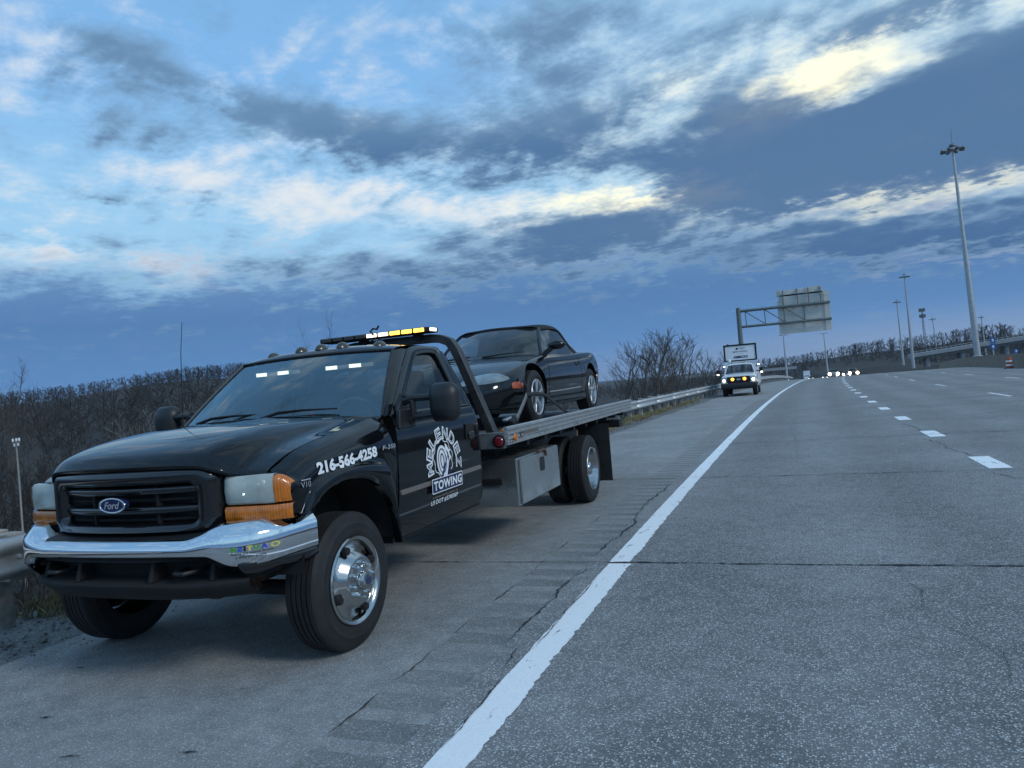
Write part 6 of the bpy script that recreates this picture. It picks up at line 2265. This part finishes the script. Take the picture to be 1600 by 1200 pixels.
for s_ in (1, -1):
    # rear quarter cloth and side glass
    q_ = [(0.590, CY + 2.82, CZ + 1.185), (0.602, CY + 3.02, CZ + 1.10), (0.628, CY + 3.20, CZ + 0.985), (0.665, CY + 3.44, CZ + 0.875), (0.735, CY + 3.10, CZ + 0.845), (0.745, CY + 2.93, CZ + 0.84)]
    obj('quarter_cloth', MB().add([(s_ * x, y0, z) for x, y0, z in q_], [(0, 1, 2, 3, 4, 5)]), M['soft_top'], stp, fix=False)
    top_ = [(0.715, CY + 1.60, CZ + 0.812), (0.635, CY + 1.84, CZ + 1.015), (0.562, CY + 2.08, CZ + 1.175), (0.580, CY + 2.4, CZ + 1.195), (0.588, CY + 2.78, CZ + 1.178), (0.70, CY + 2.92, CZ + 0.93), (0.748, CY + 2.95, CZ + 0.83)]
    tt_ = crom(top_, 4)
    bt_ = [V3((0.752, CY + 1.60 + 1.35 * k / (len(tt_) - 1), CZ + 0.805 + 0.03 * k / (len(tt_) - 1))) for k in range(len(tt_))]
    m_ = MB().grid([tt_, [V3(a).lerp(b, 0.5) + V3((0.012, 0, 0)) for a, b in zip(tt_, bt_)], bt_])
    obj('side_window', m_ if s_ > 0 else m_.mirror(), M['glass_car'], CV_, sharp=180)
    m_ = MB().tube([V3(p) + V3((0.004, 0, 0)) for p in tt_], 0.012, 6)
    obj('window_trim', m_ if s_ > 0 else m_.mirror(), M['soft_top'], CV_)
    # mirror
    bm = bmesh.new(); bmesh.ops.create_uvsphere(bm, u_segments=16, v_segments=10, radius=1)
    m_ = MB(); bm.verts.ensure_lookup_table()
    m_.v = [(s_ * (0.90 + v.co.x * 0.115), CY + 1.66 + v.co.y * 0.06 + (0.03 if v.co.y > 0 else 0) + abs(v.co.x) * 0.03, CZ + 0.925 + v.co.z * 0.058) for v in bm.verts]
    m_.f = [tuple(v.index for v in f.verts) for f in bm.faces]; bm.free()
    mr = obj('side_mirror', m_, CP, CV_)
    obj('mirror_foot', MB().beam((s_ * 0.74, CY + 1.67, CZ + 0.83), (s_ * 0.86, CY + 1.67, CZ + 0.90), 0.06, 0.05), BP, mr)
    dh = MB().lathe([(0.0, 0.008), (0.025, 0.006), (0.03, 0.0)], (0.868, CY + 2.74, CZ + 0.70), 'x', 12)
    obj('door_lock', dh if s_ > 0 else dh.mirror(), FB, CV_)
obj('rear_window', MB().add([V3(p) + V3((0, 0.004, 0.006)) for p in ((-0.42, CY + 3.14, CZ + 1.18), (0.42, CY + 3.14, CZ + 1.18), (0.46, CY + 3.5, CZ + 0.965), (-0.46, CY + 3.5, CZ + 0.965))], [(0, 1, 2, 3)]), M['glass_car'], stp)
for xx in (-0.36, 0.36):
    so = obj('seat', MB().box((xx, CY + 2.62, CZ + 0.72), (0.46, 0.16, 0.6), Matrix.Rotation(R(-16), 3, 'X')), M['interior'], CV_, bevel=0.06, seg=3)
    obj('headrest', MB().box((xx, CY + 2.72, CZ + 1.06), (0.24, 0.08, 0.14), Matrix.Rotation(R(-12), 3, 'X')), M['interior'], so, bevel=0.03, seg=2)
obj('dashboard', MB().bb(-0.66, 0.66, CY + 1.62, CY + 1.9, CZ + 0.74, CZ + 0.868), M['interior'], CV_, bevel=0.03)
obj('steering_wheel', MB().tube([(0.36 + 0.17 * math.cos(a), CY + 2.0 - 0.07 * math.sin(a), CZ + 0.90 + 0.15 * math.sin(a)) for a in [2 * math.pi * k / 24 for k in range(25)]], 0.014, 6, caps=False), M['interior'], CV_)
for a, b in ((-0.5, 0.02), (0.05, 0.55)):
    obj('wiper', MB().tube([(a, CY + 1.30 + 0.10 * abs(a), CZ + 0.842), ((a + b) / 2, CY + 1.35, CZ + 0.858), (b, CY + 1.40 + 0.1 * abs(b), CZ + 0.866)], [0.012, 0.009, 0.005], 6), FB, CV_)
# wheels
for hy in HUB:
    for s_ in (1, -1):
        xw = s_ * (0.858 - 0.10)
        c_ = (xw, hy, HZ)
        t = obj('wheel', MB().lathe(tyre_prof(0.312, 0.20, 0.204), c_, 'x', 40, s_), M['rubber'], CV_, sharp=35)
        r_ = obj('rim', MB().lathe([(0.212, 0.094), (0.206, 0.103), (0.192, 0.098), (0.184, 0.070), (0.180, -0.03)], c_, 'x', 40, s_), M['alloy'], t)
        obj('brake_disc', MB().lathe([(0.0, 0.0), (0.14, 0.0), (0.15, -0.01), (0.182, -0.02)], c_, 'x', 28, s_), M['steel_black'], r_)
        for k in range(5):
            a = 2 * math.pi * k / 5 + 0.3
            for da in (-0.17, 0.17):
                p0 = V3((xw + s_ * 0.082, hy + 0.04 * math.cos(a), HZ + 0.04 * math.sin(a)))
                p1 = V3((xw + s_ * 0.088, hy + 0.192 * math.cos(a + da), HZ + 0.192 * math.sin(a + da)))
                obj('spoke', MB().beam(p0, p1, 0.030, 0.024, up=(1, 0, 0)), M['alloy'], r_, bevel=0.006)
        obj('hub_cap', MB().lathe([(0.0, 0.098), (0.03, 0.096), (0.05, 0.084), (0.052, 0.05)], c_, 'x', 16, s_), M['alloy'], r_)
        obj('arch_liner', MB().lathe([(0.37, 0.04), (0.37, -0.22), (0.0, -0.22)], (xw, hy, HZ + 0.026), 'x', 28, s_, R(-8), R(188)), FB, CV_)


# tie-down straps round the near wheels
def strap(P, w, name, label, material, seed=0):
    Pd = crom(P, 6)
    A, B = [], []
    for i, p in enumerate(Pd):
        t = (Pd[min(i + 1, len(Pd) - 1)] - Pd[max(i - 1, 0)]).normalized()
        n = t.cross(V3((1, 0, 0)))
        n = n.normalized() * w / 2 if n.length > 1e-3 else V3((0, 0, w / 2))
        A.append(p + n); B.append(p - n)
    r_ = thing(name, label, 'strap', P[0], 'tie-down straps')
    obj('webbing', MB().grid([A, B]), M[material], r_, solid=0.006, fix=False)
    return r_


s1 = strap([(0.93, 3.13, CZ + 0.03), (0.92, 3.32, CZ + 0.135), (0.91, 3.52, CZ + 0.24), (0.895, 3.72, CZ + 0.345)], 0.060, 'tie_down_strap', 'pale grey tie-down strap running from the deck to the front wheel', 'webbing')
obj('ratchet', MB().box((0.935, 3.13, CZ + 0.07), (0.06, 0.13, 0.12), Matrix.Rotation(R(20), 3, 'X')), M['steel_black'], s1, bevel=0.01)
obj('ratchet_handle', MB().beam((0.92, 2.93, CZ + 0.125), (0.92, 3.08, CZ + 0.145), 0.05, 0.022), M['alloy'], s1, bevel=0.008)
obj('orange_hook', MB().tube([(0.93, 2.80, CZ + 0.035), (0.93, 2.95, CZ + 0.035), (0.93, 3.07, CZ + 0.04)], [0.016, 0.016, 0.012], 8), M['orange_paint'], s1)
strap([(0.89, 3.70, CZ + 0.350), (0.878, 3.95, CZ + 0.350), (0.876, 4.30, CZ + 0.335), (0.885, 4.46, CZ + 0.30), (0.93, 4.68, CZ + 0.19), (1.0, 4.92, CZ + 0.06)], 0.042, 'tie_down_strap', 'dark strap looped across the front wheel of the convertible', 'webbing_dark')
strap([(0.88, 3.80, CZ + 0.42), (0.872, 3.74, CZ + 0.50), (0.86, 3.80, CZ + 0.56)], 0.03, 'tie_down_strap', 'short dark strap end over the front tyre of the convertible', 'webbing_dark')

# ------------------------------------------------------------------ white service pickup with a sign board
def pickup():
    X0, Y0 = 0.66, 41.6
    Z0 = gz(43)
    WPn = M['white_paint']
    root = thing('service_pickup', 'white service pickup with amber lights and a sign board on its roof', 'pickup truck', (X0, Y0, Z0))

    def P(x, y, z): return (X0 + x, Y0 + y, Z0 + z)

    def T(m_):
        return m_.move((X0, Y0, Z0))
    # lower body loft: l, half width, z bottom, z belt
    ST_ = [(0.12, 0.93, 0.62, 1.16), (0.20, 0.97, 0.60, 1.215), (0.55, 1.0, 0.58, 1.25), (1.2, 1.005, 0.55, 1.30), (1.55, 1.0, 0.52, 1.33), (3.45, 1.0, 0.52, 1.35), (3.55, 1.0, 0.52, 1.35)]
    G_ = []
    for l, w, zb, zt in ST_:
        hz = zt + (0.04 if l < 1.5 else 0.02)
        G_.append([(-w * 0.97, l, zb), (-w, l, (zb + zt) / 2 - 0.1), (-w * 0.995, l, zt - 0.15), (-w * 0.95, l, zt - 0.03), (-w * 0.8, l, hz - 0.01), (-w * 0.4, l, hz + 0.02), (0, l, hz + 0.025), (w * 0.4, l, hz + 0.02), (w * 0.8, l, hz - 0.01), (w * 0.95, l, zt - 0.03), (w * 0.995, l, zt - 0.15), (w, l, (zb + zt) / 2 - 0.1), (w * 0.97, l, zb)])
    m_ = MB().grid(surf(G_, 3, 2))
    m_.f.append(tuple(range(25))); m_.f.append(tuple(range((len(m_.v) // 25 - 1) * 25, len(m_.v))))
    obj('body', T(m_), WPn, root, sharp=45)
    # greenhouse
    gh = [(1.42, 0.88, 1.32), (2.05, 0.72, 1.86), (2.20, 0.72, 1.93), (2.8, 0.73, 1.96), (3.40, 0.72, 1.93), (3.52, 0.86, 1.36)]
    obj('roof', T(MB().grid(surf([[(-w, l, z - 0.05), (-w * 0.8, l, z), (0, l, z + 0.02), (w * 0.8, l, z), (w, l, z - 0.05)] for l, w, z in gh[1:5]], 3, 2))), WPn, root, solid=0.04)
    obj('windshield', T(MB().grid([[(0.86 * a, 1.45 + 0.16 * a * a, 1.335 - 0.01 * a * a) for a in [k / 4 for k in range(-4, 5)]], [(0.78 * a, 1.76 + 0.11 * a * a, 1.61) for a in [k / 4 for k in range(-4, 5)]], [(0.70 * a, 2.05 + 0.07 * a * a, 1.865 - 0.03 * a * a) for a in [k / 4 for k in range(-4, 5)]]])), M['glass_plain'], root)
    for s_ in (1, -1):
        obj('pillar', T(MB().beam((s_ * 0.885, 1.60, 1.31), (s_ * 0.715, 2.12, 1.85), 0.07, 0.06)), WPn, root, bevel=0.015)
        obj('rear_pillar', T(MB().beam((s_ * 0.90, 3.42, 1.33), (s_ * 0.73, 3.36, 1.90), 0.25, 0.06, up=(1, 0, 0))), WPn, root, bevel=0.015)
        sw = MB().add([(s_ * 0.90, 1.72, 1.345), (s_ * 0.735, 2.18, 1.83), (s_ * 0.74, 3.25, 1.85), (s_ * 0.905, 3.32, 1.345)], [(0, 1, 2, 3)])
        obj('side_window', T(sw), M['glass_plain'], root)
        # mirrors, lamps, wheels
        mm_ = MB().box((s_ * 1.25, 1.62, 1.45), (0.22, 0.12, 0.34))
        mr = obj('side_mirror', T(mm_), FB, root, bevel=0.04)
        obj('mirror_arm', T(MB().beam((s_ * 0.93, 1.66, 1.40), (s_ * 1.2, 1.64, 1.42), 0.05, 0.06)), FB, mr)
        obj('mirror_lamp', T(MB().box((s_ * 1.27, 1.553, 1.33), (0.12, 0.012, 0.06))), M['head_lit_small'], mr)
        h_ = obj('headlight', T(MB().prism(rrect(s_ * 0.82 - 0.13, s_ * 0.82 + 0.13, 0.90, 1.16, 0.04), 'y', 0.075, 0.16)), M['lens_hazy'], root, bevel=0.01)
        obj('headlight_bulb', T(MB().lathe([(0.0, 0.01), (0.06, 0.006), (0.08, 0)], (s_ * 0.83, 0.072, 0.96), 'y', 12, -1)), M['head_lit_small'], h_)
        obj('grille_strobe', T(MB().lathe([(0.0, 0.012), (0.075, 0.008), (0.095, 0)], (s_ * 0.34, 0.048, 1.02), 'y', 14, -1)), M['amber_lit'], root)
        for yy in (0.98, 4.75):
            w_ = obj('wheel', T(MB().lathe(tyre_prof(0.41, 0.27, 0.23), (s_ * 0.86, yy, 0.408), 'x', 32, s_)), M['rubber'], root, sharp=35)
            obj('rim', T(MB().lathe([(0.235, 0.13), (0.215, 0.12), (0.20, 0.06), (0.08, 0.05), (0.06, 0.09), (0.0, 0.09)], (s_ * 0.86, yy, 0.408), 'x', 24, s_)), M['alloy'], w_)
            obj('wheel_arch', T(MB().lathe([(0.46, 0.004), (0.52, 0.006), (0.53, -0.02)], (s_ * 1.002, yy, 0.45), 'x', 24, s_, R(0), R(180))), BP if yy < 2 else WPn, root)
        obj('step_bar', T(MB().bb(s_ * 0.98 - 0.07, s_ * 0.98 + 0.07, 1.7, 3.4, 0.42, 0.48)), FB, root)
        dl = MB().bb(s_ * 1.004 - 0.004, s_ * 1.004 + 0.004, 2.55, 2.565, 0.6, 1.3)
        obj('door_gap', T(dl), FB, root)
        # service body cabinets behind the cab
        cb_ = obj('service_cabinet', T(MB().bb(s_ * 0.80 - 0.24, s_ * 0.80 + 0.24, 3.62, 6.0, 0.62, 1.65)), WPn, root, bevel=0.02)
        for a in (3.7, 4.5, 5.3):
            obj('cabinet_door', T(MB().bb(s_ * 1.045 - 0.006, s_ * 1.045 + 0.006, a, a + 0.66, 0.95 if a == 4.5 else 0.7, 1.58)), WPn, cb_, bevel=0.004)
        obj('marker_lamp', T(MB().box((s_ * 1.04, 3.60, 1.80), (0.10, 0.02, 0.06))), M['head_lit_small'], root)
    # grille, bumper
    obj('grille', T(MB().prism(rrect(-0.66, 0.66, 0.80, 1.17, 0.06), 'y', 0.06, 0.16)), M['gloss_black'], root, bevel=0.01)
    for z in (0.90, 1.10):
        obj('grille_bar', T(MB().bb(-0.62, 0.62, 0.045, 0.06, z - 0.02, z + 0.02)), M['steel_black'], root)
    obj('grille_badge', T(MB().prism([(0.13 * math.cos(a), 1.0 + 0.05 * math.sin(a)) for a in [2 * math.pi * k / 20 for k in range(20)]], 'y', 0.035, 0.046)), M['alloy'], root)
    obj('front_bumper', T(MB().prism([(-0.02, 0.50), (-0.05, 0.58), (-0.05, 0.72), (0.0, 0.80), (0.2, 0.80), (0.2, 0.46)], 'x', -1.02, 1.02)), BP, root, bevel=0.03)
    obj('under_body', T(MB().bb(-0.85, 0.85, 0.3, 6.0, 0.42, 0.6)), FB, root)
    obj('wiper_cowl', T(MB().bb(-0.82, 0.82, 1.38, 1.50, 1.325, 1.35)), FB, root, bevel=0.01)
    # roof lamps
    lbar = obj('light_bar', T(MB().bb(-0.72, 0.72, 2.45, 2.75, 1.99, 2.075)), M['lens_hazy'], root, bevel=0.02)
    for k in range(5):
        obj('roof_marker_lamp', T(MB().lathe([(0.05, 0), (0.04, 0.03), (0, 0.045)], ((k - 2) * 0.28, 2.14, 1.915), 'z', 10)), M['white_paint'], root)
    obj('beacon', T(MB().lathe([(0.10, 0), (0.10, 0.10), (0.07, 0.15), (0, 0.165)], (-0.62, 2.6, 2.08), 'z', 14)), M['white_vinyl'], root)
    # sign board
    sb = obj('sign_board', T(MB().bb(-0.90, 0.90, 3.60, 3.68, 2.17, 3.06)), M['white_vinyl'], root)
    for a, b, c_, d_ in ((-1.0, -0.901, 2.10, 3.16), (0.901, 1.0, 2.10, 3.16), (-0.9, 0.9, 3.061, 3.16), (-0.9, 0.9, 2.08, 2.169)):
        obj('board_frame', T(MB().bb(a, b, 3.57, 3.72, c_, d_)), FB, sb, bevel=0.008)
    for x in (-0.6, 0.6):
        obj('board_leg', T(MB().bb(x - 0.04, x + 0.04, 3.62, 3.70, 1.35, 2.1)), FB, sb)
    obj('board_cap', T(MB().bb(-0.78, -0.66, 3.60, 3.70, 3.161, 3.21)), FB, sb)

    def tx(body, x0, x1, z0, z1, mt, bold=0.03, nm='board_lettering', shear=0.0):
        V, F = fit2d(text2d(body, 1, bold, shear), x0, x1, z0, z1)
        obj(nm, T(MB().add([(x, 3.594, z) for x, z in V], F)), mt, sb, fix=False)
    tx('ODOT', -0.05, 0.30, 2.83, 2.95, M['trim_grey'], 0.01)
    obj('board_emblem', T(MB().prism([(-0.24, 2.82), (-0.12, 2.82), (-0.10, 2.92), (-0.17, 2.95), (-0.25, 2.92)], 'y', 3.590, 3.599)), M['navy_vinyl'], sb)
    tx('SAFETY PATROL', -0.46, 0.46, 2.645, 2.735, M['navy_vinyl'], 0.02)
    obj('board_small_line', T(MB().bb(-0.18, 0.22, 3.592, 3.599, 2.545, 2.562)), M['badge_grey'], sb)
    tx('GEICO', -0.42, 0.46, 2.27, 2.43, M['navy_vinyl'], 0.06)


pickup()

# ------------------------------------------------------------------ evening air
hz = MB().bb(-2700, 2700, -1000, 3300, -22, 42)
hm = bpy.data.materials.new('haze')
hm.use_nodes = True
hm.node_tree.nodes.clear()
_o = hm.node_tree.nodes.new('ShaderNodeOutputMaterial')
_v = hm.node_tree.nodes.new('ShaderNodeVolumePrincipled')
_v.inputs['Color'].default_value = (0.80, 0.87, 0.97, 1)
_v.inputs['Density'].default_value = 0.00014
_v.inputs['Anisotropy'].default_value = 0.2
hm.node_tree.links.new(_v.outputs[0], _o.inputs['Volume'])
ho = obj('haze', hz, hm)
tag(ho, 'thin blue evening haze', 'haze', kind='stuff')
scn.cycles.volume_bounces = 0
